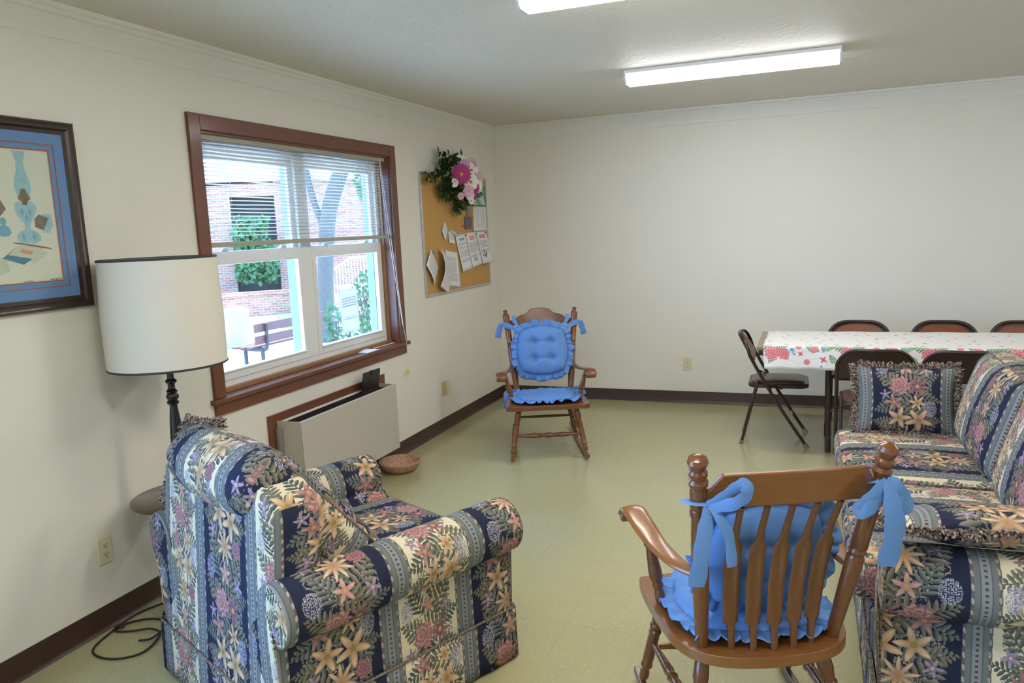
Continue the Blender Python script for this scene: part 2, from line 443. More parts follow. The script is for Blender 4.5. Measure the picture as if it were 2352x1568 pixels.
def floral(name, P=.70, uo=0.0, vo=0.0, side=False):
    m,nt,b=new_mat(name); u,v,_=nt.sep(nt.coord('UV'))
    u=u+uo; v=v+vo
    s=u-(u/P).round()*P; a=s.abs()
    navy=(a<.157); lace=(a>.157)*(a<.232); 
    sc=s-s.sign()*(P/2)
    x=nt.mixf(navy,sc*1.22,s); VP=.46
    y0=v+navy*.21
    def at(cx,cy):
        dy=y0-cy; return (x-cx), dy-(dy/VP).round()*VP
    fine=nt.noise(nt.comb(u*900.0,v*260.0),1,2,.6); streak=nt.noise(nt.comb(u*30.0,v*420.0),1,2)
    cream=nt.mix(streak,(.56,.48,.30),(.76,.69,.50)); nav=nt.mix(streak,(.013,.016,.036),(.028,.034,.066))
    col=nt.mix(navy,cream,nav)
    # dotted filler foliage around the middle of each stripe
    vn=nt.voro(nt.comb(x,y0),95,'F1',1.0,'2D'); vd=E_(nt,vn.outputs[0]); vc=nt.sep(vn.outputs[1])
    fil=nt.noise(nt.comb(x*16.0,y0*16.0,3.0),1,2)
    fm=(fil>.5)*(x.abs()<.115)*(vd<.42)
    leafc=nt.mix(navy,(.10,.13,.10),(.14,.16,.13))
    col=nt.mix(fm,col,nt.mix(vc[0],leafc,(.34,.31,.24)))
    for i,(cx,cy,rot,L,k) in enumerate([(-.075,.055,40,.075,0),(.085,.085,-52,.07,1),(-.095,.19,110,.062,1),(.095,.235,-100,.065,0),(-.02,.25,165,.075,1),(-.085,.335,62,.066,0),(.07,.425,-38,.075,0),(-.06,.43,28,.06,1),(.01,.02,185,.06,1),(.10,.345,-70,.055,1),(.02,.20,75,.075,0),(-.04,.12,130,.07,1),(.03,.37,-120,.07,0),(-.105,.11,80,.05,0),(.11,.13,-95,.05,0)]):
        dx,dy=at(cx,cy); k_,t_=use(nt,FROND,dx,dy,math.cos(math.radians(rot)),math.sin(math.radians(rot)),L)
        if k: lc=nt.mix(t_,nt.mix(navy,(.03,.048,.045),(.05,.06,.055)),nt.mix(navy,(.15,.18,.155),(.25,.265,.22)))
        else: lc=nt.mix(t_,nt.mix(navy,(.06,.07,.055),(.06,.06,.045)),nt.mix(navy,(.25,.24,.17),(.30,.27,.19)))
        col=nt.mix(k_,col,lc)
    # hydrangea-like clusters
    v2=nt.voro(nt.comb(x,y0),170,'F1',.6,'2D'); d2=E_(nt,v2.outputs[0]); c2=nt.sep(v2.outputs[1])
    for cx,cy,R in [(.108,.185,.032),(-.108,.40,.030)]:
        dx,dy=at(cx,cy); rr=nt.math('SQRT',dx*dx+dy*dy*.6)
        k_=(rr<R)*(d2<.43); col=nt.mix(k_,col,nt.mix(c2[0],(.20,.20,.30),(.46,.42,.46)))
    def flower(kind,cx,cy,R,ph,c0,c1,cc=None,n=5.0):
        nonlocal col
        dx,dy=at(cx,cy)
        if kind=='l':
            k_,t_,r_=use(nt,LILY,dx,dy,ph,R,n); fc=nt.mix(t_,c0,c1)
            if cc: fc=nt.mix((r_<.17),fc,cc)
        else:
            k_,t_=use(nt,CARN,dx,dy,ph,R); fc=nt.mix(t_,c0,c1)
        col=nt.mix(k_,col,fc)
    pe=((.30,.15,.065),(.82,.60,.39)); pk=((.20,.075,.075),(.56,.32,.29)); pl=((.13,.05,.07),(.42,.22,.22)); vi=((.16,.11,.20),(.46,.36,.48))
    flower('l',.005,.035,.062,.5,*pe,None,9.0)
    flower('l',.055,.125,.066,.3,*pe,(.30,.22,.08),5.0)
    flower('l',-.035,.135,.058,1.2,*pe,(.30,.22,.08),5.0)
    flower('c',-.03,.305,.055,.4,*pk); flower('l',.05,.30,.056,.1,*pl,(.5,.3,.12),8.0)
    flower('l',.09,.385,.032,.2,*vi,(.55,.45,.2),5.0); flower('l',-.1,.255,.028,.8,*vi,(.55,.45,.2),5.0)
    flower('l',-.06,.215,.046,.7,*pk,(.45,.28,.12),5.0); flower('l',.05,.215,.042,.2,*pe,(.30,.22,.08),6.0); flower('c',.085,.045,.036,.9,*pl); flower('l',-.085,.07,.03,.5,*vi,(.55,.45,.2),5.0)
    flower('l',.0,.405,.04,.9,(.40,.17,.14),(.66,.42,.36),(.5,.34,.14),5.0)
    # lace bands
    q=(a-.157)/.075; zz=((v*75.0).fract()-.5).abs()
    edge=((q-.5).abs()>(.36+zz*.12)); core=((q-.5).abs()<.16)
    lc=nt.mix(fine,(.10,.112,.108),(.21,.225,.21)); lc=nt.mix(core,lc,nt.mix(fine,(.18,.20,.195),(.28,.30,.285)))
    knit=((v*170.0+q*9.0).sin()*((q*26.0).sin())>.15); lc=nt.mix(edge*knit,lc,(.40,.34,.29)); lc=nt.mix(edge*(1.0-knit)*.8,lc,(.11,.09,.10))
    dot=(((v*62.0).fract()-.5).abs()<.22)*((q-.5).abs()<.055); lc=nt.mix(dot,lc,(.09,.055,.08))
    ln=(((q-.5).abs()-.19).abs()<.018); lc=nt.mix(ln*.8,lc,(.08,.09,.13))
    col=nt.mix(lace,col,lc)
    col=nt.mix((fine-.5).abs()*.45,col,nt.mix(navy,(.30,.27,.2),(.08,.08,.10)))
    nt.set(b.inputs['Base Color'],col); b.inputs['Roughness'].default_value=.92; b.inputs['Specular IOR Level'].default_value=.12
    nt.set(b.inputs['Normal'],nt.bump(fine,.25,.0015))
    return m
M['floral_back']=floral('floral_tapestry_back',uo=.45-.56,vo=.16)       # navy stripe a little right of the middle
M['floral_side']=floral('floral_tapestry_side',uo=.475-.56+.35,vo=.05)
M['floral_seat']=floral('floral_tapestry_seat',uo=.02,vo=.3)
M['floral_cush']=floral('floral_tapestry_cushion',uo=.33,vo=.1)
M['floral_pillow']=floral('floral_tapestry_pillow',uo=0.0,vo=.02)
m,nt,b=new_mat('mixed_fringe'); c=nt.coord('Object'); n=nt.noise(c,130,1,.5)
nt.set(b.inputs['Base Color'],nt.ramp(n,[(.34,(.015,.018,.04)),(.45,(.13,.03,.04)),(.51,(.30,.24,.15)),(.56,(.09,.10,.10)),(.66,(.52,.44,.29))])); b.inputs['Roughness'].default_value=.95; M['fringe']=m
m,nt,b=new_mat('welt_cord'); c=nt.coord('UV'); u,v,_=nt.sep(c); n=nt.noise(nt.comb(v*70.0,0.0,0.0),1,2)
nt.set(b.inputs['Base Color'],nt.ramp(n,[(.35,(.02,.03,.07)),(.45,(.10,.07,.07)),(.55,(.28,.23,.15)),(.65,(.07,.085,.09))])); b.inputs['Roughness'].default_value=.95; M['welt']=m
# tablecloth: UV u = along table, v = metres from front hem
m,nt,b=new_mat('rose_tablecloth'); u,v,_=nt.sep(nt.coord('UV'))
wv=nt.noise(nt.comb(u*500.0,v*500.0),1,1)
col=nt.mix(wv,(.80,.77,.72),(.88,.86,.82))
emb=((v-.035-(u*14.0).sin().abs()*.035).abs()<.004)*(v<.1); col=nt.mix(emb*.35,col,(.6,.58,.55))
P_=.46
def rep(cx,cy):
    du=u-cx; return du-(du/P_).round()*P_, v-cy
def put(mask,c): 
    global col
    col=nt.mix(mask,col,c)
for cx,cy,rot,L in [(.0,.155,80,.06),(.12,.15,-60,.05),(.05,.07,150,.04),(.3,.14,60,.05),(.4,.15,-80,.05),(.42,.07,30,.035)]:
    dx,dy=rep(cx,cy); k_,t_=use(nt,FROND,dx,dy,math.cos(math.radians(rot)),math.sin(math.radians(rot)),L); put(k_,nt.mix(t_,(.05,.20,.08),(.22,.42,.20)))
for cx,cy,R in [(.055,.105,.054),(.125,.10,.044),(.315,.135,.028),(.22,.15,.024),(.265,.045,.022),(.14,.075,.018)]:
    dx,dy=rep(cx,cy); k_,t_=use(nt,CARN,dx,dy,cx*30,R); put(k_,nt.mix(t_,(.55,.06,.09),(.88,.40,.40)))
for cx,cy,R in [(.18,.125,.022),(.37,.125,.02),(.19,.1,.014),(.35,.02,.012)]:
    dx,dy=rep(cx,cy); k_,t_,r_=use(nt,LILY,dx,dy,cx*9,R,5.0); put(k_,nt.mix(t_,(.10,.2,.5),(.35,.5,.75)))
for cx,cy,R in [(.365,.065,.026),(.23,.1,.02)]:
    dx,dy=rep(cx,cy); k_,t_,r_=use(nt,LILY,dx,dy,.6,R,4.0); put(k_,nt.mix(t_,(.5,.05,.08),(.8,.25,.3)))
vn=nt.voro(nt.comb(u,v),9.5,'F1',.75,'2D'); d=E_(nt,vn.outputs[0]); cc=nt.sep(vn.outputs[1])
sm=(d<.125)*(v>.22)*(cc[1]>.25)*(nt.noise(nt.comb(u*70.0,v*70.0),1,1)>.46)
put(sm,nt.mix((cc[0]>.5),(.62,.16,.18),nt.mix((cc[2]>.5),(.16,.3,.2),(.25,.35,.65))))
nt.set(b.inputs['Base Color'],col); b.inputs['Roughness'].default_value=.75; M['tablecloth']=m
# printed pages (UV 0..1, v up)
def page(name, paper=(.80,.80,.79), lines=26, top=.93, bot=.1, left=.1, right=.9, head=None, ink=(.16,.16,.18), dens=.42, headrows=1, gaps=(), two=False, strength=.55):
    m,nt,b=new_mat(name); u,v,_=nt.sep(nt.coord('UV'))
    row=(v*lines).floor(); inl=((v*lines).fract()-.5).abs()<.27
    word=nt.noise(nt.comb(u*38.0,row*3.7),1,2,.7)
    rag=nt.noise(nt.comb(row*9.1,4.0),1,0)
    k=inl*(word>dens)*(v<top)*(v>bot)*(u>left)*(u<(right-.12+rag*.24))
    for g0,g1 in gaps: k=k*(1.0-(v>g0)*(v<g1))
    if two: k=k*((u-.5).abs()>.03)
    n=nt.noise(nt.comb(u*6.0,v*6.0),1,2)
    col=nt.mix(n*.2,paper,tuple(x*.93 for x in paper)); col=nt.mix(k*strength,col,ink)
    if head:
        hc,h0,h1,w0=head; hh=(v>h0)*(v<h1)*((u-.5).abs()<w0)*(nt.noise(nt.comb(u*30.0,(v*(2.0*headrows/(h1-h0))).floor()*3.0+v*60.0),1,2)>.42)
        col=nt.mix(hh,col,hc)
    nt.set(b.inputs['Base Color'],col); b.inputs['Roughness'].default_value=.7
    return m
M['page_a']=page('typed_page'); M['page_b']=page('typed_page_blue_head',lines=30,top=.78,bot=.24,head=((.10,.30,.62),.83,.89,.24),gaps=((.66,.70),(.56,.6),(.34,.38)))
M['page_c']=page('typed_page_pink_head',lines=28,top=.72,bot=.3,head=((.72,.28,.25),.78,.90,.26),headrows=2,ink=(.08,.08,.09),gaps=((.36,.41),))
M['page_d']=page('typed_page_red_head',lines=26,top=.72,bot=.36,head=((.72,.20,.18),.79,.91,.3),headrows=2,ink=(.08,.08,.09),gaps=((.45,.5),))
M['page_e']=page('dense_notice',lines=34,top=.84,bot=.16,left=.16,right=.84,ink=(.10,.10,.11),dens=.36,gaps=((.72,.745),(.5,.53),(.38,.41),(.26,.28)))
M['page_f']=page('two_column_page',lines=40,top=.95,bot=.12,two=True,strength=.4)
M['page_g']=page('small_note',lines=14,top=.8,bot=.3,strength=.45)
M['blankpaper']=simple('blank_paper',(.80,.79,.76),.7,var=.02)
M['inkblue']=simple('blue_pin',(.08,.25,.6),.4); M['inkred']=simple('red_pin',(.65,.08,.06),.4); M['inkgreen']=simple('teal_pin',(.05,.35,.33),.4); M['inkorange']=simple('orange_pin',(.8,.25,.05),.4)
M['ink']=simple('pencil_ink',(.07,.07,.08),.7)
def photo(name,stops,scale=14):
    m,nt,b=new_mat(name); n=nt.noise(nt.coord('UV'),scale,4,.7); nt.set(b.inputs['Base Color'],nt.ramp(n,stops)); b.inputs['Roughness'].default_value=.3; return m
M['photo_dark']=photo('group_snapshot',[(.35,(.02,.02,.03)),(.45,(.10,.05,.07)),(.52,(.05,.06,.16)),(.6,(.38,.24,.24)),(.7,(.05,.05,.08))],12)
M['photo_land']=photo('landscape_snapshot',[(.3,(.10,.07,.08)),(.45,(.30,.20,.20)),(.55,(.18,.22,.08)),(.65,(.30,.45,.62))],3)
m,nt,b=new_mat('green_leaf_print'); u,v,_=nt.sep(nt.coord('UV')); bl=((u*9.0+(v*3.0).sin()*1.6+v*2.0).sin()*.5+.5)
bo=((u-.5).abs().max((v-.5).abs())>.44)
nt.set(b.inputs['Base Color'],nt.mix(bo,nt.mix(bl,(.08,.30,.22),(.58,.72,.66)),(.05,.26,.18))); b.inputs['Roughness'].default_value=.4; M['leafprint']=m
M['mint']=simple('mint_paper',(.50,.66,.60),.7)
# flowers
M['leafgreen']=simple('silk_leaf_green',(.035,.085,.03),.6,var=.5,vscale=14); M['leaflight']=simple('silk_leaf_light',(.12,.24,.05),.6,var=.4,vscale=14)
M['petal_magenta']=simple('petal_magenta',(.42,.04,.20),.7,var=.35,vscale=40); M['petal_pink']=simple('petal_pink',(.68,.42,.58),.7,var=.2,vscale=40)
M['petal_white']=simple('petal_white',(.80,.78,.66),.7,var=.08); M['petal_lilac']=simple('petal_lilac',(.52,.36,.60),.7,var=.25,vscale=40); M['stamen']=simple('yellow_stamen',(.60,.38,.05),.8)
# watercolour inks of the print
M['w_glass']=simple('wash_pale_blue',(.36,.55,.60),.85,var=.22,vscale=40); M['w_glass2']=simple('wash_mid_blue',(.22,.42,.52),.85,var=.2,vscale=40)
M['w_brass']=simple('wash_umber',(.22,.17,.09),.85,var=.4,vscale=40); M['w_photo']=simple('wash_sepia',(.24,.19,.14),.85,var=.5,vscale=40); M['w_blue']=simple('wash_navy',(.11,.25,.36),.85,var=.2,vscale=40)
M['w_red']=simple('wash_brick',(.36,.12,.09),.85); M['w_coral']=simple('wash_coral',(.68,.32,.22),.85); M['w_card']=simple('wash_card',(.58,.60,.46),.85,var=.1)
# outdoors
M['concrete']=simple('pale_concrete',(.62,.60,.56),.9,var=.08,vscale=3)
m,nt,b=new_mat('red_brick'); br=nt.node('ShaderNodeTexBrick'); nt.t.links.new(nt.coord('UV'),br.inputs[0])
br.inputs['Color1'].default_value=(.27,.10,.065,1); br.inputs['Color2'].default_value=(.36,.16,.105,1); br.inputs['Mortar'].default_value=(.36,.32,.27,1); br.inputs['Scale'].default_value=1; br.inputs['Mortar Size'].default_value=.008; br.inputs['Brick Width'].default_value=.22; br.inputs['Row Height'].default_value=.075
nt.t.links.new(br.outputs[0],b.inputs['Base Color']); b.inputs['Roughness'].default_value=.9; M['brick']=m
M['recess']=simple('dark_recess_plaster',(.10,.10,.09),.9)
M['ivy']=simple('ivy_leaf',(.035,.10,.02),.5,var=.6,vscale=5); M['shrub']=simple('shrub_leaf',(.045,.115,.035),.5,var=.5,vscale=6)
M['bark']=simple('tree_bark',(.085,.075,.06),.95,var=.5,vscale=25,bump=.6)
M['benchwood']=wood('stained_bench_slat',(.07,.022,.016),(.13,.042,.03),.6,1,1,0)
M['iron']=simple('painted_iron',(.03,.025,.025),.5); M['whiterail']=simple('white_painted_rail',(.75,.74,.72),.5)
M['binteal']=simple('pale_teal_bin',(.28,.42,.40),.6,var=.05)
M['lawn']=simple('lawn_grass',(.10,.20,.04),.9,var=.4,vscale=20)
M['added_eave']=simple('eave_board',(.5,.5,.48),.7)
# ------------------------------------------------------------------ room shell
RX, RY, H = 6.4, -9.5, 2.51
def structure(o): return tag(o,kind='structure')
mb=MB(); mb.box(-.12,RX+.1,RY-.1,.1,-.06,0); structure(mb.build('floor',M['floor'],merge=False))
mb=MB(); mb.box(-.12,RX+.1,RY-.1,.1,H,H+.12); structure(mb.build('ceiling',M['ceiling'],merge=False))
W1=(-3.73,-1.945,.80,2.11); W2=(-8.5,-5.3,.3,2.3)
mb=MB(); X0,X1=-.14,0
for a,b_,z0,z1 in ((RY-.1,W2[0],0,H),(W2[0],W2[1],0,W2[2]),(W2[0],W2[1],W2[3],H),(W2[1],W1[0],0,H),(W1[0],W1[1],0,W1[2]),(W1[0],W1[1],W1[3],H),(W1[1],.1,0,H)):
    mb.box(X0,X1,a,b_,z0,z1)
structure(mb.build('wall_left',M['wall'],merge=False))
mb=MB(); mb.box(0,RX+.1,0,.1,0,H); structure(mb.build('wall_back',M['wall'],merge=False))
mb=MB(); mb.box(RX,RX+.1,RY-.1,0,0,H); structure(mb.build('wall_right',M['wall'],merge=False))
mb=MB(); mb.box(0,RX,RY-.1,RY,0,H); structure(mb.build('wall_front',M['wall'],merge=False))
def band(name, prof, axis):
    """moulding: prof = [(out, z)] run along a wall"""
    if axis=='left':
        Mx=Matrix(((1,0,0,0),(0,0,1,0),(0,1,0,0),(0,0,0,1)))      # (out,z,len) -> (x=out,y=len,z)
        mb=MB(); mb.prism(prof,RY,0,Mx)
    else:
        Mx=Matrix(((0,0,1,0),(-1,0,0,0),(0,1,0,0),(0,0,0,1)))
        mb=MB(); mb.prism(prof,0,RX,Mx)
    return mb
bead=[(0,2.472),(.014,2.472),(.02,2.478),(.022,2.488),(.034,2.494),(.036,H),(0,H)]
plate=[(0,2.380),(.0055,2.382),(.0055,2.472),(0,2.472)]
mb=band('t',bead,'left'); mb2=band('t',plate,'left'); mb.add(mb2.v,mb2.f,mb2.uv); structure(mb.build('trim_1',M['trimw'],merge=False))
mb=band('t',bead,'back'); mb2=band('t',plate,'back'); mb.add(mb2.v,mb2.f,mb2.uv); structure(mb.build('trim_2',M['trimw'],merge=False))
cove=[(0,.102),(.004,.102),(.005,.098),(.005,.022),(.010,.008),(.018,.0005),(0,.0005)]
structure(band('b',cove,'left').build('baseboard_left',M['base'],merge=False))
structure(band('b',cove,'back').build('baseboard_back',M['base'],merge=False))

# ------------------------------------------------------------------ window_1
def window(idx, W, mull):
    y0,y1,z0,z1=W
    root=structure(thing('window_%d'%idx,None,None,(0,0,0)))
    cw=.075
    mb=MB()
    mb.box(0,.018,y0-cw,y0,z0+.012,z1+cw); mb.box(0,.018,y1,y1+cw,z0+.012,z1+cw); mb.box(0,.018,y0,y1,z1,z1+cw)
    mb.build('casing',M['trimwood'],root,bevel=.003,merge=False)
    mb=MB(); mb.box(-.095,.035,y0-cw-.02,y1+cw+.025,z0-.012,z0+.012); mb.build('sill',M['trimwood'],root,bevel=.004,merge=False)
    mb=MB(); mb.box(0,.016,y0-cw,y1+cw,z0-.072,z0-.012); mb.build('apron',M['trimwood'],root,bevel=.002,merge=False)
    mb=MB(); mb.box(-.135,0,y0,y0+.012,z0,z1); mb.box(-.135,0,y1-.012,y1,z0,z1); mb.box(-.135,0,y0+.012,y1-.012,z1-.012,z1)
    mb.build('jamb',M['trimwood'],root,merge=False)
    mb=MB(); mb.box(-.09,-.062,y0+.012,y0+.022,z0+.034,z1-.012); mb.box(-.09,-.062,y1-.022,y1-.012,z0+.034,z1-.012); mb.build('stop',M['jambwood'],root,merge=False)
    mb=MB(); mb.box(-.09,-.055,y0+.012,y1-.012,z0+.012,z0+.034); mb.build('sill_batten',M['jambwood'],root,bevel=.003,merge=False)
    # vinyl master frame and mullion
    yi0,yi1=y0+.012,y1-.012; zi0,zi1=z0+.03,z1-.012; fw_=.04
    mb=MB(); mb.box(-.135,-.09,yi0,yi0+fw_,zi0,zi1); mb.box(-.135,-.09,yi1-fw_,yi1,zi0,zi1)
    mb.box(-.135,-.09,yi0+fw_,yi1-fw_,zi1-.04,zi1); mb.box(-.135,-.09,yi0+fw_,yi1-fw_,zi0,zi0+.035)
    for m_ in mull: mb.box(-.135,-.088,m_-.052,m_+.052,zi0+.035,zi1-.04)
    mb.build('vinyl_frame',M['vinylw'],root,bevel=.003,merge=False)
    zm=(zi0+zi1)/2+.03
    edges=[yi0+fw_]+sum([[m_-.052,m_+.052] for m_ in mull],[])+[yi1-fw_]
    for k in range(0,len(edges),2):
        a,b_=edges[k],edges[k+1]
        for (sx0,sx1,s0,s1,bot) in ((-.112,-.084,zi0+.035,zm+.035,.052),(-.134,-.114,zm-.035,zi1-.04,.07)):
            mb=MB(); st=.036
            mb.box(sx0,sx1,a,a+st,s0,s1); mb.box(sx0,sx1,b_-st,b_,s0,s1); mb.box(sx0,sx1,a+st,b_-st,s0,s0+bot); mb.box(sx0,sx1,a+st,b_-st,s1-.068,s1)
            sash=mb.build('sash',M['vinylw'],root,bevel=.003,merge=False)
            xm=(sx0+sx1)/2
            mb=MB(); mb.box(xm-.002,xm+.002,a+st-.004,b_-st+.004,s0+bot-.004,s1-.064); mb.build('pane',M['glass'],sash,merge=False)
        pass
        for q0,q1 in ((a-.012,a+.006),(b_-.006,b_+.012)):
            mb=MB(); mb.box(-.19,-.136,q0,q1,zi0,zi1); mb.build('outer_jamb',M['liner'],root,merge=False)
        # lift lip and sash locks of the lower sash
        mb=MB(); mb.box(-.084,-.074,a+.03,b_-.03,zi0+.078,zi0+.086); mb.build('lift_rail',M['vinylw'],root,merge=False)
        for t in (.2,.8):
            yy=lerp(a,b_,t); mb=MB(); mb.box(-.110,-.086,yy-.025,yy+.025,zm+.035,zm+.044); mb.box(-.104,-.092,yy-.01,yy+.03,zm+.044,zm+.052); mb.build('sash_lock',M['vinylw'],root,bevel=.002,merge=False)
    return root
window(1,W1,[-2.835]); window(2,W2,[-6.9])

# mini blind
bl=thing('mini_blind','cream mini blind half lowered over the top of the wooden framed window','blind',(-.03,-2.8375,2.06))
ya,yb=-.872,.872
mb=MB(); mb.box(-.022,.012,ya-.003,yb+.003,.012,.044); mb.build('head_rail',M['blind'],bl,bevel=.003,merge=False)
mb=MB(); nsl=24
for k in range(nsl):
    z=.002-k*.0198
    def fs(a,b,z=z):
        yy=lerp(ya,yb,a); xx=(b-.5)*.024; return (xx-.004,yy,z+.0018*(1-(2*b-1)**2)+xx*.16+ .0012*math.sin(yy*9+z*70))
    mb.grid(fs,24,4)
mb.build('slats',M['blind'],bl,merge=False,solid=.0006)
mb=MB(); mb.box(-.018,.010,ya,yb,-.508,-.484); mb.build('bottom_rail',M['blind'],bl,bevel=.004,merge=False)
for yy in (-.68,-.03,.4,.66):
    mb=MB()
    for xx in (-.017,.009): mb.sweep([(xx,yy,.012),(xx,yy,-.49)],.0008,seg=5)
    mb.build('ladder_cord',M['cordw'],bl,merge=False)
mb=MB(); mb.sweep(smooth_path([(.014,.81,.02),(.03,.83,-.3),(.055,.86,-.75),(.07,.885,-1.12)]),.0022,seg=6)
mb.sweep(smooth_path([(.014,.80,.02),(.022,.825,-.35),(.05,.855,-.8),(.068,.885,-1.12)]),.0018,seg=6); mb.build('pull_cord',M['cordw'],bl,merge=False)
mb=MB(); mb.sweep(smooth_path([(.07,.885,-1.12),(.078,.905,-1.26),(.06,.93,-1.45)]),.0014,seg=6); mb.lathe((.06,.93,-1.485),[(.002,.04),(.008,.028),(.012,.012),(.011,0),(.002,-.003)],seg=12,mi=1); mb.build('tassel',[M['cordw'],M['tassel']],bl,merge=False)

# things on the sill
mb=MB(); mb.grid(lambda a,b:(-.05+b*.075,lerp(-2.42,-2.26,a),.8126+.012*math.sin(a*3.1)*(1-b)+.002),10,6); tag(mb.build('folded_paper',M['blankpaper'],solid=.0008),'folded white slip of paper lying on the window sill','paper')
mb=MB(); mb.sweep([(-.028,-2.25,.818),(-.02,-1.99,.818)],.0035,seg=8); mb.sweep([(-.028,-2.25,.818),(-.0278,-2.243,.818)],.006,seg=8); tag(mb.build('blind_wand',M['cordw'],merge=False),'thin pale blind wand lying on the window sill beside the paper slip','wand')
# notice taped to the right-hand pane
def sheet(name,mat,corners,label,cat,group=None,curl=lambda a,b:0.0,n=10,x=.0,parent=None):
    """corners (y,z): tl,tr,br,bl ; bulges out from the wall by curl(a,b), a across, b up"""
    tl,tr,br,bl_=[Vector(c) for c in corners]
    def f(a,b):
        p=bl_.lerp(br,a).lerp(tl.lerp(tr,a),b); return (x+curl(a,b),p.x,p.y)
    mb=MB(); mb.grid(f,n,n,uvfn=lambda a,b:(a,b)); o=mb.build(name,mat,parent,solid=.0006)
    if parent is None: tag(o,label,cat,group)
    return o
mb=MB(); mb=None
M['notice']=page('window_notice',lines=17,top=.84,bot=.28,left=.14,right=.92,ink=(.2,.22,.28),dens=.4,gaps=((.53,.58),(.38,.53)),strength=.45)
_nt=NT(M['notice'].node_tree); _b=M['notice'].node_tree.nodes['Principled BSDF']; _tl=_nt.node('ShaderNodeBsdfTranslucent'); _ms=_nt.node('ShaderNodeMixShader')
_nt.t.links.new(_b.inputs['Base Color'].links[0].from_socket,_tl.inputs[0]); _ms.inputs[0].default_value=.45; _nt.t.links.new(_b.outputs[0],_ms.inputs[1]); _nt.t.links.new(_tl.outputs[0],_ms.inputs[2]); _nt.t.links.new(_ms.outputs[0],_nt.t.nodes['Material Output'].inputs[0])
sheet('window_notice',M['notice'],[(-2.55,1.235),(-2.335,1.245),(-2.34,.955),(-2.545,.955)],'white typed notice taped to the right hand window pane','notice',x=-.078,curl=lambda a,b:.012*(1-b)*abs(2*a-1))

# ------------------------------------------------------------------ ceiling lights
def fixture(name,label,cx,cy,mat):
    root=thing(name,label,'ceiling light',(cx,cy,H),group=None); L=.615
    mb=MB(); mb.box(-L,L,-.083,.083,-.022,-.001); mb.build('housing',M['fixture'],root,bevel=.002,merge=False)
    prof=[(-.074,-.0225),(-.076,-.03),(-.066,-.062),(-.048,-.082),(.048,-.082),(.066,-.062),(.076,-.03),(.074,-.0225)]
    Mx=Matrix(((0,0,1,0),(1,0,0,0),(0,1,0,0),(0,0,0,1)))
    mb=MB(); mb.prism(prof,-L+.012,L-.012,Mx)
    mb.mi=[0,0]+[0 if i in (2,3,4) else 1 for i in range(len(prof))]; mb.build('lens',[mat,M['lensside_cool' if mat is M['lenscool'] else 'lensside_warm']],root,merge=False)
    for s in (-1,1):
        mb=MB(); mb.prism([(a*1.02,b_*1.02) for a,b_ in prof],min(s*L,s*(L-.0115)),max(s*L,s*(L-.0115)),Mx); mb.build('end_cap',M['clearcap'],root,merge=False)
    return root
fixture('ceiling_light','long cool white wraparound tube light on the ceiling towards the back wall',2.265,-1.815,M['lenscool'])
fixture('ceiling_light','warm white tube light cut off by the top edge of the photo',2.265,-3.70,M['lenswarm'])
for k,(a,b_) in enumerate([(2.265,-5.6),(5.1,-2.8),(5.1,-5.6),(2.265,-7.6)]):
    fixture('ceiling_light','unseen long tube light added on the ceiling to brighten the room',a,b_,M['lenscool'] if k in(1,) else M['lenswarm'])['group']='added ceiling lights out of view'  # unseen fixtures added for more light in the room

# ------------------------------------------------------------------ electrical plates
def outlet(label,loc,rot,kind='duplex',mat='ivory'):
    root=thing('wall_outlet' if kind=='duplex' else 'cover_plate',label,'outlet' if kind=='duplex' else 'cover plate',loc,rot)
    # local: x right, z up, faces -y
    mb=MB(); mb.box(-.035,.035,-.006,-.0005,-.057,.057); mb.build('plate',M[mat],root,bevel=.003,merge=False)
    if kind=='duplex':
        for s in (-1,1):
            mb=MB(); mb.prism(rrect(.034,.028,.011),.006,.0085,Matrix(((1,0,0,0),(0,0,-1,0),(0,1,0,s*.0205),(0,0,0,1)))); r_=mb.build('receptacle',M[mat],root,merge=False)
            mb=MB()
            for xx in (-.0065,.0065): mb.box(xx-.0012,xx+.0012,-.0092,-.0084,s*.0205+.000,s*.0205+.009)
            mb.box(-.0025,.0025,-.0092,-.0084,s*.0205-.010,s*.0205-.004); mb.build('slots',M['slot'],r_,merge=False)
    else:
        mb=MB(); mb.prism([(.004*math.cos(k*PI/4),.004*math.sin(k*PI/4)) for k in range(8)],.006,.0072,Matrix(((1,0,0,0),(0,0,-1,0),(0,1,0,0),(0,0,0,1)))); mb.build('screw',M['slot' if kind=='jack' else mat],root,merge=False)
    return root
outlet('ivory double wall outlet low on the left wall under the framed picture',(0,-4.504,.333),PI/2)
outlet('ivory double wall outlet on the back wall left of the folding table',(1.741,0,.344),0)
outlet('tan wall plate with a small hole, left of the pair under the cork board',(0,-1.285,.337),PI/2,'jack','tanplate')
outlet('blank ivory wall plate, right of the pair under the cork board',(0,-1.205,.333),PI/2,'blank','ivory')

# ------------------------------------------------------------------ framed print
pic=thing('framed_picture','dark framed still life print with blue mat and glass oil lamp on left wall','picture',(0,-4.86,1.7045))
PW,PH=.872,.715     # outer size
mb=MB(); prof=[(0,0),(.030,0),(.034,.006),(.026,.014),(.022,.022),(.006,.026),(0,.02)]
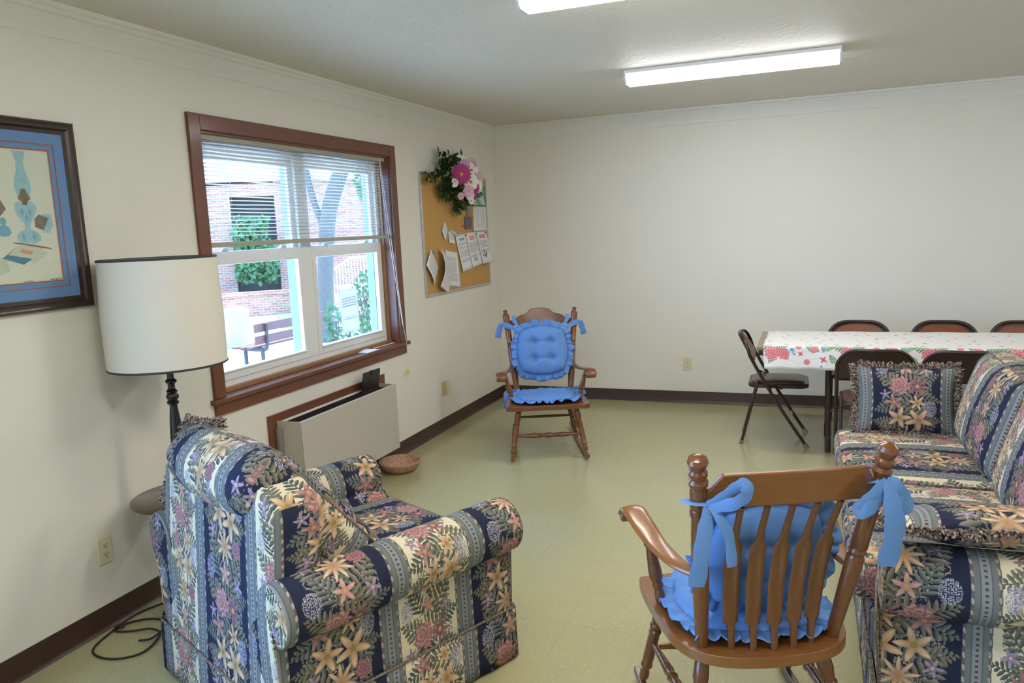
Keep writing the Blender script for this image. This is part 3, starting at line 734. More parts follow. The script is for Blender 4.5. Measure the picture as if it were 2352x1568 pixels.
# mitred moulding: loop of four corners
def moulding(mb,w,h,wd):
    steps=[(0,0.001),(0,.020),(.006,.027),(.014,.022),(.026,.020),(.034,.012),(wd,.008),(wd,.001)]
    vs_=[];fs=[]
    for o_,d in steps:
        for sy,sz in ((-1,-1),(1,-1),(1,1),(-1,1)): vs_.append((d,sy*(w/2-o_),sz*(h/2-o_)))
    n=len(steps)
    for i in range(n):
        j=(i+1)%n
        for k in range(4): fs.append((i*4+k,i*4+(k+1)%4,j*4+(k+1)%4,j*4+k))
    mb.add(vs_,fs)
moulding(mb,PW,PH,.047); mb.build('frame',M['pframe'],pic,angle=25,merge=False)
def ring(mb,w,h,t,x0,x1):
    mb.box(x0,x1,-w/2,w/2,h/2-t,h/2); mb.box(x0,x1,-w/2,w/2,-h/2,-h/2+t); mb.box(x0,x1,-w/2,-w/2+t,-h/2+t,h/2-t); mb.box(x0,x1,w/2-t,w/2,-h/2+t,h/2-t)
iw,ih=PW-.09,PH-.09
mb=MB(); ring(mb,iw,ih,.0435,.004,.0062); ring(mb,iw-.085,ih-.085,.022,.003,.005)
for i_ in(-1,1): pass
mat_=mb.build('mat_board',M['matblue'],pic,merge=False)
mb=MB(); ring(mb,iw-.082,ih-.082,.0045,.0064,.0068); ring(mb,iw-.127,ih-.127,.005,.0052,.0058); mb.build('bevel_line',M['matred'],mat_,merge=False)
mb=MB(); mb.box(.0015,.0026,-iw/2+.04,iw/2-.04,-ih/2+.04,ih/2-.04); art=mb.build('print',M['paper'],pic,merge=False)
def blob(pts,mat,layer,nm):
    """flat printed shape: pts in (y,z) of the wall, converted to picture space"""
    x=.0028+layer*.00018
    mb=MB(); mb.prism([(y,z) for y,z in pts],0,.00012,Matrix(((0,0,1,x),(1,0,0,4.86),(0,1,0,-1.7045),(0,0,0,1))))
    return mb.build(nm,M[mat],art,merge=False)
def sym(cy,prof): return [(cy+r,z) for r,z in prof]+[(cy-r,z) for r,z in prof[::-1]]
LY=-4.655
blob(sym(LY,[(.026,1.942),(.022,1.925),(.014,1.905),(.018,1.87),(.030,1.835),(.033,1.81),(.026,1.785),(.024,1.77)]),'w_glass',0,'lamp_chimney')
blob(sym(LY,[(.008,1.806),(.012,1.792),(.02,1.778),(.026,1.768),(.012,1.760),(.008,1.745)]),'w_brass',2,'lamp_burner')
blob(sym(LY,[(.018,1.763),(.040,1.750),(.044,1.730),(.034,1.705),(.018,1.685),(.010,1.672),(.012,1.655),(.030,1.650),(.048,1.632),(.046,1.615),(.026,1.604)]),'w_glass',1,'lamp_font')
for a,b_ in ((-.015,1.72),(.015,1.72),(0,1.70),(-.02,1.63),(.02,1.63)):
    blob([(LY+a-.007,b_),(LY+a,b_+.016),(LY+a+.007,b_),(LY+a,b_-.02)],'w_glass2',3,'lamp_facet')
blob([(LY+.030,1.695),(LY+.05,1.712),(LY+.088,1.697),(LY+.062,1.652),(LY+.03,1.664)],'w_photo',0,'old_photograph')
blob([(LY+.062,1.712),(LY+.10,1.712),(LY+.105,1.67),(LY+.085,1.64),(LY+.06,1.645)],'w_glass',-1,'pale_ring')
blob(sym(-4.748,[(.006,1.700),(.012,1.690),(.011,1.678),(.006,1.674),(.022,1.664),(.028,1.645),(.014,1.632)]),'w_glass2',1,'scent_bottle')
blob([(-4.72,1.611),(-4.62,1.595),(-4.575,1.585),(-4.565,1.578),(-4.62,1.588),(-4.72,1.607)],'w_red',3,'pen')
blob([(-4.745,1.565),(-4.70,1.60),(-4.60,1.585),(-4.645,1.545)],'w_card',2,'postcard')
blob([(-4.70,1.573),(-4.69,1.585),(-4.645,1.573),(-4.655,1.562)],'w_coral',4,'postcard_band')
blob([(-4.77,1.553),(-4.72,1.585),(-4.65,1.548),(-4.69,1.527)],'w_blue',1,'envelope')
blob([(-4.68,1.545),(-4.60,1.577),(-4.585,1.562),(-4.645,1.53)],'w_card',0,'loose_card')
blob([(-4.82,1.80),(-4.76,1.79),(-4.73,1.73),(-4.77,1.69),(-4.83,1.72)],'w_photo',0,'brown_vase')
blob([(-4.81,1.55),(-4.755,1.56),(-4.745,1.505),(-4.80,1.49)],'w_card',0,'small_snapshot')
def scribble(mb,y,z,n,h,s): 
    for k in range(n): mb.box(0,.0001,y+k*s,y+k*s+s*.55,z+(h*.3 if k%3 else 0),z+h*(.7 if k%2 else 1))
for nm_,(y,z,n,h,s) in zip(('signature','caption'),((-4.59,1.462,9,.006,.0055),(-4.70,1.462,10,.0045,.004))):
    mb=MB()
    for k in range(n): mb.box(.0031,.0032,y+4.86+k*s,y+4.86+k*s+s*.55,z-1.7045,z-1.7045+h*(.6 if k%2 else 1))
    mb.build(nm_,M['ink'],art,merge=False)
mb=MB(); mb.box(.0085,.0105,-iw/2,iw/2,-ih/2,ih/2); mb.build('glass',M['glass'],pic,merge=False)

# ------------------------------------------------------------------ cork board and what is pinned to it
cb=thing('cork_board','aluminium framed cork notice board on left wall near the corner','notice board',(0,-.88,1.562))
mb=MB(); mb.box(.002,.010,-.62,.62,-.455,.455); mb.build('cork',M['cork'],cb,merge=False)
mb=MB(); w_,h_=1.268,.94
for (a,b_,c,d) in ((-w_/2,w_/2,h_/2-.018,h_/2),(-w_/2,w_/2,-h_/2,-h_/2+.018),(-w_/2,-w_/2+.018,-h_/2+.018,h_/2-.018),(w_/2-.018,w_/2,-h_/2+.018,h_/2-.018)): mb.box(.001,.016,a,b_,c,d)
mb.build('frame',M['alu'],cb,bevel=.002,merge=False)
XB=.0112
flat=lambda k:(lambda a,b:k*(1-b)+.002)
sheet('pinned_page',M['page_e'],[(-1.142,1.432),(-.92,1.405),(-.915,1.118),(-1.15,1.15)],'dense typed page pinned upright at the lower middle of the cork board','paper',x=XB,curl=lambda a,b:.006*(1-b)+.02*max(0,(a-.7))*(1-b))
sheet('pinned_page',M['page_a'],[(-1.425,1.452),(-1.315,1.31),(-1.405,1.172),(-1.515,1.335)],'typed page hanging cornerwise at the far left of the cork board','paper',x=XB+.006,curl=lambda a,b:.01+.015*math.sin(a*3)*(1-b))
def curlpage(a,b): return .012+.035*math.sin(b*PI)*(1-a)*1.2+.02*(1-b)
sheet('pinned_page',M['page_a'],[(-1.275,1.455),(-1.04,1.308),(-1.215,1.098),(-1.355,1.16)],'curling typed page hanging cornerwise from a pin on the cork board','paper',x=XB+.012,curl=curlpage)
sheet('pinned_slip',M['page_g'],[(-1.132,1.668),(-1.085,1.585),(-1.155,1.508),(-1.205,1.59)],'small white slip turned cornerwise in the middle of the cork board','paper',x=XB,curl=flat(.008))
sheet('pinned_slip',M['page_g'],[(-1.08,1.588),(-.985,1.575),(-.97,1.478),(-1.075,1.49)],'small white note pinned under a mint slip on the cork board','paper',x=XB,curl=flat(.006))
sheet('mint_slip',M['mint'],[(-1.075,1.592),(-.985,1.585),(-.905,1.540),(-.97,1.545)],'folded mint green slip pinned above the typed letters','paper',x=XB+.006,curl=flat(.004))
o=sheet('pinned_letter',M['page_b'],[(-.955,1.548),(-.74,1.562),(-.63,1.262),(-.855,1.238)],'typed letter with a blue heading, left of the row of three','letter',x=XB+.004,curl=lambda a,b:.010*(1-b)); LB=o
o=sheet('pinned_letter',M['page_c'],[(-.755,1.563),(-.545,1.568),(-.445,1.290),(-.665,1.262)],'typed letter with a pink heading, middle of the row of three','letter',x=XB+.0085,curl=lambda a,b:.012*(1-b)); LC=o
o=sheet('pinned_letter',M['page_d'],[(-.545,1.568),(-.33,1.572),(-.205,1.290),(-.452,1.285)],'typed letter with a red heading, right of the row of three','letter',x=XB+.012,curl=lambda a,b:.014*(1-b)+.02*max(0,a-.75)*(1-b)); LD=o
def to_mesh(t):
    bpy.context.view_layer.update(); dg=bpy.context.evaluated_depsgraph_get(); me=bpy.data.meshes.new_from_object(t.evaluated_get(dg))
    n=bpy.data.objects.new(t.name,me); COL.objects.link(n); n.matrix_world=t.matrix_world; nm_=t.name; bpy.data.objects.remove(t); n.name=nm_; return n
def note(parent,txt,y,z,x,s):
    cu=bpy.data.curves.new('handwritten_mark','FONT'); cu.body=txt; cu.size=s; cu.extrude=.0002; cu.align_x='CENTER'
    t=bpy.data.objects.new('handwritten_mark',cu); COL.objects.link(t)
    t.matrix_world=Matrix(((0,0,1,x),(1,0,0,y),(0,1,0,z),(0,0,0,1)))@Matrix.Rotation(-.3,4,'Z')
    cu.materials.append(M['ink']); t=to_mesh(t); t.parent=parent
note(LC,'1A',-.60,1.318,XB+.0205,.07); note(LD,'2A',-.395,1.345,XB+.0255,.08)
sheet('leaf_print_leaflet',M['leafprint'],[(-.545,1.965),(-.272,1.965),(-.268,1.79),(-.555,1.79)],'green leaf patterned leaflet partly hidden behind the flower wreath','leaflet',x=XB,curl=flat(.003))
sheet('pinned_page',M['page_f'],[(-.56,1.785),(-.272,1.785),(-.285,1.575),(-.575,1.572)],'two column printed page below the green leaf leaflet','paper',x=XB,curl=flat(.004))
sheet('snapshot',M['photo_land'],[(-.70,1.86),(-.60,1.86),(-.60,1.70),(-.70,1.70)],'narrow landscape snapshot pinned just below the wreath','photo',x=XB,curl=flat(.002))
sheet('snapshot',M['photo_dark'],[(-.755,1.70),(-.605,1.695),(-.605,1.598),(-.75,1.592)],'dark group snapshot pinned in the middle of the cork board','photo',x=XB+.002,curl=flat(.002))
for k,(y,z,c,nm,d) in enumerate([(-.77,1.545,'inkred','red push pin at the top of the blue headed letter',.012),(-.555,1.553,'inkgreen','teal push pin between the pink and red headed letters',.016),(-.36,1.557,'inkblue','blue push pin at the corner of the red headed letter',.018),(-1.40,1.425,'inkblue','blue push pin in the far left hanging page',.024),(-1.09,1.745,'inkorange','orange push pin alone on bare cork left of the wreath stem',.002),(-.60,1.69,'inkorange','orange push pin at the corner of the dark snapshot',.010),(-.80,1.62,'inkred','red push pin beside the dark snapshot',.002)]):
    mb=MB(); mb.sweep([(XB+d,y,z),(XB+d+.004,y,z),(XB+d+.009,y,z),(XB+d+.011,y,z)],[.0085,.006,.005,.0075],seg=10); tag(mb.build('push_pin',M[c],merge=False),nm,'push pin','push pins on the cork board')

# ------------------------------------------------------------------ flower wreath
wr=thing('flower_spray','silk flower spray of pink, magenta and white blooms hung over the cork board','flower arrangement',(.017,-.95,1.985))
rnd=random.Random(3)
def leafmesh(mb,c,d,n,L,Wd,mi=0):
    d=Vector(d).normalized(); n=Vector(n); s_=d.cross(n)
    if s_.length<1e-4: s_=d.cross(Vector((.2,.3,1)))
    s_.normalize(); n=s_.cross(d).normalized(); c=Vector(c)
    pts=[]
    for t,wv,h in ((0,.12,0),(.3,.9,.10),(.6,.8,.12),(.85,.35,.06),(1,.0,-.02)):
        for q in (-1,0,1): pts.append(c+d*L*t+s_*Wd*wv*q+n*(h*L*.6-abs(q)*-.02*L))
    fs=[]
    for i in range(4):
        for q in range(2): fs.append((i*3+q,i*3+q+1,(i+1)*3+q+1,(i+1)*3+q))
    mb.add(pts,fs,None,mi)
lay=[]
mb=MB()
def spray(y,z,n,spread,lift,light=.15,L=(.05,.085)):
    for k in range(n):
        a=rnd.uniform(0,2*PI); rr=spread*math.sqrt(rnd.random())
        c=(rnd.uniform(.003,lift),y+rr*math.cos(a),z+rr*math.sin(a)); out=Vector((rnd.uniform(.0,.55),c[1]*.9+rnd.uniform(-.12,.12),c[2]+rnd.uniform(-.12,.12)))
        leafmesh(mb,c,out,(1,rnd.uniform(-.5,.5),rnd.uniform(-.5,.5)),rnd.uniform(*L),rnd.uniform(.016,.026),1 if rnd.random()<light else 0)
for y,z,n,sp in ((-.24,.12,34,.07),(-.31,.02,30,.07),(-.28,-.06,24,.06),(-.17,.02,26,.09),(-.2,-.10,24,.07),(-.08,-.12,30,.09),(.05,-.14,22,.08),(.0,.1,24,.10),(.12,.06,16,.09),(.24,-.04,22,.08),(.33,-.06,14,.05),(.16,-.12,22,.07),(-.05,-.19,10,.04),(.2,.05,10,.06),(-.12,.17,10,.05)):
    spray(y,z,n,sp,.075)
spray(-.45,.0,9,.05,.05,.5); spray(-.40,.04,4,.03,.05,.4); spray(.0,-.215,6,.05,.04,.8,(.04,.06)); spray(-.26,.185,5,.02,.03,0)
mb.build('foliage',[M['leafgreen'],M['leaflight']],wr,angle=60)
def bloom(y,z,R,pet,n,mat,x=.11,cup=.35,layers=1,tilt=(0,0),core=True):
    f=MB(); dirn=Vector((1,tilt[0]-.85,tilt[1])).normalized(); Q=dirn.to_track_quat('Z','Y').to_matrix().to_4x4(); Q.translation=Vector((x+.035,y,z)); R*=1.0
    for l in range(layers):
        for k in range(n):
            a=2*PI*k/n+l*.35; rr=R*(1-.25*l); d=Vector((math.cos(a),math.sin(a),0))
            leafmesh_local=[]
            s_=Vector((-math.sin(a),math.cos(a),0)); pts=[]
            for t,wv,h in ((.08,.25,0),(.45,.95,.10),(.8,.9,.16),(1,.35,.10)):
                for q in (-1,0,1): pts.append(Q@(d*rr*t+s_*pet*wv*q+Vector((0,0,rr*(h*cup*2+.08*l+t*cup*.4*(l+.5)-abs(q)*.05*-1)))))
            fs=[(i*3+q,i*3+q+1,(i+1)*3+q+1,(i+1)*3+q) for i in range(3) for q in range(2)]
            f.add(pts,fs)
    if core:
        cc=MB(); cc.lathe((0,0,0),[(.001,R*.26),(R*.14,R*.22),(R*.2,R*.1),(R*.18,0)],seg=10,mi=1,M=Q); f.add(cc.v,cc.f,None,1)
    return f.build('bloom',[M[mat],M['stamen']],wr,angle=70)
bloom(-.15,.035,.085,.014,18,'petal_magenta',.11,.25,2,(-.15,.05)); bloom(-.08,.10,.06,.016,10,'petal_lilac',.10,.3,2,(0,.3)); bloom(-.04,.12,.05,.018,8,'petal_pink',.09,.3,2,(0,.3))
bloom(.03,.075,.062,.026,4,'petal_white',.12,.2,1,(.1,.2)); bloom(-.01,-.02,.065,.024,7,'petal_white',.13,.2,1,(0,0)); bloom(.06,-.005,.05,.02,6,'petal_white',.11,.25)
bloom(.12,.06,.062,.018,10,'petal_pink',.10,.35,2,(.3,.2)); bloom(.14,.14,.05,.02,7,'petal_pink',.08,.35,1,(.3,.4)); bloom(.19,.02,.07,.02,10,'petal_pink',.09,.35,2,(.4,0)); bloom(.17,-.045,.058,.024,7,'petal_white',.10,.3,1,(.4,-.2),False)
bloom(.07,-.065,.058,.014,14,'petal_magenta',.11,.35,2,(.1,-.2)); bloom(-.03,-.09,.05,.02,8,'petal_pink',.11,.35,2,(0,-.3)); bloom(.02,-.12,.04,.02,6,'petal_white',.10,.35,1,(0,-.4)); bloom(.10,-.13,.035,.014,10,'petal_magenta',.09,.4,1,(.2,-.4)); bloom(.09,-.165,.03,.012,7,'petal_white',.08,.3)
bloom(.29,-.02,.035,.014,8,'petal_magenta',.07,.4,1,(.5,0)); bloom(-.20,-.03,.035,.02,7,'petal_white',.07,.4,1,(-.5,-.2),False); bloom(-.06,.165,.035,.018,6,'petal_white',.07,.3,1,(0,.6)); bloom(.0,.17,.028,.012,5,'petal_white',.06,.3); bloom(-.11,-.13,.03,.014,6,'petal_pink',.08,.3)

# ------------------------------------------------------------------ wall heater
ht=thing('wall_heater','beige metal wall heater cabinet below the window with an open top','heater',(0,-2.87,0))
mb=MB(); mb.box(.0005,.014,-.56,.665,.30,.635); mb.build('backing_board',M['trimwood'],ht,bevel=.002,merge=False)
mb=MB(); a,b_=-.50,.53; zt,zb=.598,.165; d0,d1=.015,.178
mb.box(d1-.006,d1,a,b_,zb,zt); mb.box(d0,d1-.006,a,a+.006,zb,zt); mb.box(d0,d1-.006,b_-.006,b_,zb,zt); mb.box(d0,d1-.006,a+.006,b_-.006,zb,zb+.006); mb.box(d1-.02,d1-.006,a+.006,b_-.006,zt-.006,zt)
mb.build('cabinet',M['heater'],ht,bevel=.002,merge=False)
mb=MB(); mb.box(d0+.002,d1-.022,a+.008,b_-.008,zt-.05,zt-.042)
for k in range(40): yy=lerp(a+.015,b_-.02,k/39); mb.box(d0+.004,d1-.022,yy,yy+.006,zt-.042,zt-.022)
mb.build('grille',M['grille'],ht,merge=False)
mb=MB(); mb.box(d0+.002,d0+.008,a+.02,b_-.02,zt-.02,zt-.008); mb.build('inner_flange',M['fixture'],ht,merge=False)
Ml=Matrix.Translation((.072,.385,zt-.02))@Matrix.Rotation(.17,4,'Y')
mb=MB(); mb.box(-.012,.0,-.098,.098,0,.135,Ml); mb.box(0,.004,-.10,.10,-.002,.003,Ml); lid=mb.build('control_lid',M['lid'],ht,bevel=.002,merge=False)
mb=MB(); mb.box(-.0125,.004,-.02,.02,.112,.136,Ml); mb.build('finger_notch',M['black'],lid,merge=False)
mb=MB(); mb.sweep(smooth_path([(.03,.42,.17),(.03,.425,.12),(.028,.42,.06),(.03,.38,.02),(.06,.2,.008)]),.005,seg=8); mb.build('power_cord',M['cable'],ht,merge=False)
mb=MB(); mb.box(.02,.05,-.52,-.506,.40,.56); mb.build('side_bracket',M['zinc'],ht,merge=False)

# ------------------------------------------------------------------ bowl
mb=MB(); prof=[(.001,.0),(.085,.0),(.095,.004),(.125,.032),(.142,.060),(.146,.066),(.143,.071),(.135,.070),(.128,.060),(.112,.036),(.085,.018),(.04,.013),(.001,.012)]
tag(mb.lathe((0,0,0),prof,seg=48) .build('clay_bowl',M['bowl'],angle=50),'shallow terracotta crackle bowl on the floor by the heater','bowl').location=(.165,-2.335,.001)

# ------------------------------------------------------------------ floor lamp with tray table
lp=thing('floor_lamp','black turned floor lamp with cream drum shade and round tray table','floor lamp',(.25,-4.30,0))
mb=MB(); mb.lathe((0,0,0),[(.001,.0),(.125,.0),(.132,.012),(.125,.024),(.10,.034),(.06,.05),(.03,.07),(.018,.09),(.001,.09)],seg=36); mb.build('base',M['black'],lp)
mb=MB(); mb.lathe((0,0,0),[(.012,.08),(.016,.12),(.024,.2),(.02,.3),(.014,.38),(.022,.42),(.022,.50),(.018,.508)],seg=20)
mb.lathe((0,0,0),[(.018,.526),(.022,.545),(.014,.57),(.020,.60),(.027,.70),(.027,.78),(.022,.85),(.0155,.905),(.0155,.914),(.023,.921),(.0255,.928),(.019,.937),(.0245,.945),(.0255,.955),(.019,.966),(.0235,.974),(.015,.985),(.0135,1.0),(.0165,1.006),(.0235,1.013),(.0235,1.018),(.0145,1.026),(.013,1.05),(.013,1.18)],seg=20)
mb.build('pole',M['black'],lp)
mb=MB(); mb.lathe((0,0,0),[(.018,.508),(.20,.508),(.207,.512),(.207,.522),(.20,.526),(.018,.526)],seg=48); mb.build('tray_table',M['tray'],lp,angle=30)
mb=MB(); mb.lathe((0,0,0),[(.231,1.085),(.233,1.30),(.224,1.525),(.221,1.525),(.229,1.30),(.228,1.085)],seg=64); sh=mb.build('lamp_shade',M['shade'],lp,angle=60)
mb=MB(); mb.lathe((0,0,0),[(.2315,1.083),(.2335,1.085),(.2335,1.0905),(.2315,1.092),(.2275,1.088)],seg=64); mb.lathe((0,0,0),[(.2245,1.519),(.2265,1.521),(.2265,1.526),(.2235,1.528),(.2205,1.524)],seg=64); mb.build('shade_trim',M['shadetrim'],sh,merge=False)
mb=MB()
for k in range(3):
    a=k*2*PI/3; mb.sweep([(.01*math.cos(a),.01*math.sin(a),1.18),(.2285*math.cos(a),.2285*math.sin(a),1.20)],.002,seg=6)
mb.build('shade_spider',M['black'],lp,merge=False)
mb=MB(); mb.sweep(smooth_path([(.13,-4.33,.02),(.07,-4.30,.007),(.03,-4.42,.006),(.05,-4.56,.006),(.09,-4.68,.006),(.16,-4.72,.006),(.25,-4.71,.006),(.31,-4.64,.006),(.27,-4.52,.008),(.20,-4.50,.011),(.13,-4.53,.006),(.06,-4.55,.006),(.055,-4.50,.008),(.10,-4.44,.006),(.17,-4.42,.006),(.24,-4.46,.008),(.27,-4.56,.014),(.22,-4.58,.006)],7),.0042,seg=8)
mb.sweep(smooth_path([(.05,-4.54,.012),(.065,-4.53,.02),(.08,-4.52,.012)]),.008,seg=8)
tag(mb.build('electric_cord',M['cable'],merge=False),'loose black cord coiled on the floor by the baseboard','cord')
# ------------------------------------------------------------------ upholstery
def welt(parent,loop,deform=None,r=.0048,mat='welt',name='piping'):
    mb=MB(); mb.sweep([deform(Vector(p)) if deform else p for p in loop],r,seg=6,closed=True); return mb.build(name,M[mat],parent,merge=False)
def tilt_slab(A,B,th):
    """local frame of a leaning slab in the (Y,Z) plane: front face runs from A (low) to B (high); returns map p(x,t,d)"""
    ay,az=A;by,bz=B; L=math.hypot(by-ay,bz-az); ty,tz=(by-ay)/L,(bz-az)/L; ny,nz=(tz,-ty)   # normal to the front
    if ny<0: ny,nz=-ny,-nz
    cy,cz=(ay+by)/2-ny*th/2,(az+bz)/2-nz*th/2
    return L,lambda p:Vector((p.x,cy+p.y*ty+p.z*ny,cz+p.y*tz+p.z*nz))
def pillowy(size,amt,px=2.0):
    def f(p):
        a=max(0,1-(abs(p.x)/(size[0]/2))**px); b=max(0,1-(abs(p.y)/(size[1]/2))**px)
        q=Vector(p); q.z=p.z*(1+amt*(a*b)); return q
    return f
def cushion(name,mat,parent,size,r,place,puff=.5,uoff=(0,0),n=(22,18,8),pipe=True,pipe_sides=(-1,1)):
    pf=pillowy(size,puff)
    mb=MB(); mb.rbox(size,r,n,deform=lambda p:place(pf(p)),uoff=uoff); o=mb.build(name,mat,parent,angle=75)
    if pipe:
        rr=r*.29
        for s in pipe_sides:
            lp_=[Vector((x,y,s*(size[2]/2-rr))) for x,y in rrect(size[0]-2*rr,size[1]-2*rr,max(r*.9,.03),6)]
            welt(o,[place(pf(p)) for p in lp_])
    return o
def arm_profile(s,x_in,x_out,z0,ztop,R,drop=-62):
    """closed XZ profile of a rolled arm; s=+1 right arm"""
    cx=x_out-.012; cz=ztop-R
    pts=[(x_out-.005,z0)]
    pts+= [(x_out-.012,cz-R*.95)]
    for k in range(19):
        a=math.radians(lerp(drop,198,k/18)); pts.append((cx-.012+R*math.cos(a)*1.0,cz+R*math.sin(a)))
    pts+=[(x_in,cz-R*.8),(x_in,z0)]
    return [(s*x,z) for x,z in pts]
def arm(parent,mat,s,x_in,x_out,y0,y1,z0,ztop,R,name='arm'):
    prof=arm_profile(s,x_in,x_out,z0,ztop,R); n=len(prof)
    arc=[0]
    for i in range(1,n): arc.append(arc[-1]+math.hypot(prof[i][0]-prof[i-1][0],prof[i][1]-prof[i-1][1]))
    cxm=sum(p[0] for p in prof)/n; czm=sum(p[1] for p in prof)/n
    mb=MB(); ys=[y0,y0+.012,y0+.03]+[lerp(y0+.06,y1-.06,k/8) for k in range(9)]+[y1-.03,y1-.012,y1]
    def sc(y): 
        d=min(y-y0,y1-y); return 1-.06*max(0,1-d/.03)**2
    vs_=[];uv=[]
    for y in ys:
        k=sc(y)
        for i,(x,z) in enumerate(prof):
            wob=.004*math.sin(y*23+i*.9)
            vs_.append((cxm+(x-cxm)*k+wob*.4,y,(czm+(z-czm)*k if z>z0+1e-6 else z)+wob*.3)); uv.append((y,z0+arc[i]))
    fs=[];uvs=[]
    for j in range(len(ys)-1):
        for i in range(n-1):
            q=(j*n+i,j*n+i+1,(j+1)*n+i+1,(j+1)*n+i); fs.append(q); uvs.append([uv[k] for k in q])
    for j,base in ((0,0),(len(ys)-1,(len(ys)-1)*n)):
        c=len(vs_); vs_.append((cxm*1.05,ys[j]+(.012 if j else -.012),czm)); uv.append((cxm,czm))
        for i in range(n):
            k=(i+1)%n; q=(base+i,base+k,c); fs.append(q); uvs.append([(vs_[t][0]+ys[j],vs_[t][2]) for t in q])
    mb.add(vs_,fs,uvs); o=mb.build(name,mat,parent,angle=55)
    # welt round the front face
    welt(o,[(cxm+(x-cxm)*.955,y1-.004,czm+(z-czm)*.955 if z>z0+1e-6 else z+.006) for x,z in prof],r=.0042)
    return o
def fringe(parent,loop,n,L=.028,name='fringe',seed=1):
    """loop: closed list of (point, outward) ; n tufts"""
    rn=random.Random(seed); mb=MB(); m_=len(loop)
    for k in range(n):
        t=k/n*m_; i=int(t); f=t-i; p=loop[i][0].lerp(loop[(i+1)%m_][0],f); o=loop[i][1].lerp(loop[(i+1)%m_][1],f).normalized()
        tg=(loop[(i+1)%m_][0]-loop[i][0]).normalized(); nn=o.cross(tg)
        d=(o+tg*rn.uniform(-.6,.6)+nn*rn.uniform(-.7,.7)).normalized(); l=L*rn.uniform(.6,1.25)
        mid=p+d*l*.55+Vector((rn.uniform(-1,1),rn.uniform(-1,1),rn.uniform(-1,1)))*l*.18; end=p+d*l+Vector((0,0,-l*.25))
        mb.sweep([p-o*.004,mid,end],[.0038,.0042,.0024],seg=5)
    return mb.build(name,M['fringe'],parent,merge=False)
def throw_pillow(label,w,h,t,Mx,seed,mat='floral_pillow'):
    root=thing('throw_pillow',label,'pillow'); root.matrix_world=Mx
    def pt(a,b,s):
        x=(a*2-1);y=(b*2-1)
        ex=1-.06*(1-y*y); ey=1-.06*(1-x*x)
        k=max(0,(1-abs(x)**2.6))*max(0,(1-abs(y)**2.6))
        return Vector((x*w/2*ex, y*h/2*ey, s*t/2*k**.55))
    mb=MB()
    for s in (-1,1): mb.grid(lambda a,b,s=s:pt(a,b,s),28,24,uvfn=lambda a,b:((a-.5)*w,(b-.5)*h))
    mb.build('cover',M[mat],root,angle=80)
    loop=[];N=18
    for k in range(N): loop.append((pt(k/N,0,0),Vector((0,-1,0))))
    for k in range(N): loop.append((pt(1,k/N,0),Vector((1,0,0))))
    for k in range(N): loop.append((pt(1-k/N,1,0),Vector((0,1,0))))
    for k in range(N): loop.append((pt(0,1-k/N,0),Vector((-1,0,0))))
    fringe(root,loop,700,.030,seed=seed)
    return root
def skirt(parent,mat_b,mat_s,hx,y0,y1,z0,z1,flare=.006):
    mb=MB(); n=14
    # four draped panels with thickness, gentle waves
    def wave(t,z): return .004*math.sin(t*40)*(1-(z-z0)/(z1-z0))
    def panel(p0,p1,nrm,uvx,mi):
        p0=Vector(p0);p1=Vector(p1);nr=Vector(nrm)
        def f(a,b):
            z=lerp(z0,z1,b); p=p0.lerp(p1,a)+nr*(flare*(1-b)+wave(a*(p1-p0).length,z)); p.z=z; return p
        mb.grid(f,n,4,uvfn=lambda a,b:(uvx(p0.lerp(p1,a)),lerp(z0,z1,b)),mi=mi)
    X=lambda p:p.x; Y=lambda p:p.y
    panel((-hx,y0,0),(hx,y0,0),(0,-1,0),X,0); panel((-hx,y1,0),(hx,y1,0),(0,1,0),X,0)
    panel((hx,y0,0),(hx,y1,0),(1,0,0),Y,1); panel((-hx,y0,0),(-hx,y1,0),(-1,0,0),Y,1)
    o=mb.build('skirt',[M[mat_b],M[mat_s]],parent,merge=False,solid=.006,angle=70)
    welt(o,[(x,y,z1) for x,y in [(px,(y0+y1)/2+py) for px,py in rrect(2*hx+.008,(y1-y0)+.008,.02,3)]],r=.0045)
    return o

# armchair
AC=thing('armchair','floral striped armchair seen from behind near the window','armchair',(1.105,-4.469,0),math.atan2(-.42,.906))
skirt(AC,'floral_back','floral_side',.464,-.468,.468,.012,.205)
mb=MB(); mb.box(-.30,.30,-.33,.44,.16,.335); mb.build('seat_deck',M['floral_seat'],AC,bevel=.015,merge=False)
for s in (-1,1): arm(AC,M['floral_side'],s,.285,.46,-.455,.462,.13,.617,.098)
# outer back: slab with rounded shoulders, leaning slightly forward at the top
def backdef(p):
    z=p.z+.51; t=(z-.19)/.72
    k=1-.055*max(0,t); s=max(0,min(1,(t-.45)/.55)); s=s*s*(3-2*s)
    return Vector((p.x*k,p.y-.385+.05*t,z-.095*(abs(p.x)/.44)**3*s))
mb=MB(); mb.rbox((.885,.164,.80),.03,(18,6,16),deform=backdef); mb.build('back',M['floral_back'],AC,angle=75)
L_,plc=tilt_slab((.085,.485),(-.34,.985),.2)
cushion('back_cushion',M['floral_cush'],AC,(.66,L_,.20),.085,plc,.36,pipe_sides=(1,))
def seatpl(p): return Vector((p.x,p.y+.125,p.z+.405))
cushion('seat_cushion',M['floral_seat'],AC,(.585,.68,.135),.055,seatpl,.28)
def place_local(root,x,y,z,R): 
    return Matrix.Translation(root.location)@Matrix.Rotation(root.rotation_euler.z,4,'Z')@Matrix.Translation((x,y,z))@R
bpy.context.view_layer.update()
throw_pillow('fringed floral pillow tucked behind the armchair cushion at its top left',.28,.28,.09,place_local(AC,-.345,-.345,.80,Matrix.Rotation(math.radians(66),4,'X')@Matrix.Rotation(.10,4,'Z')),11)

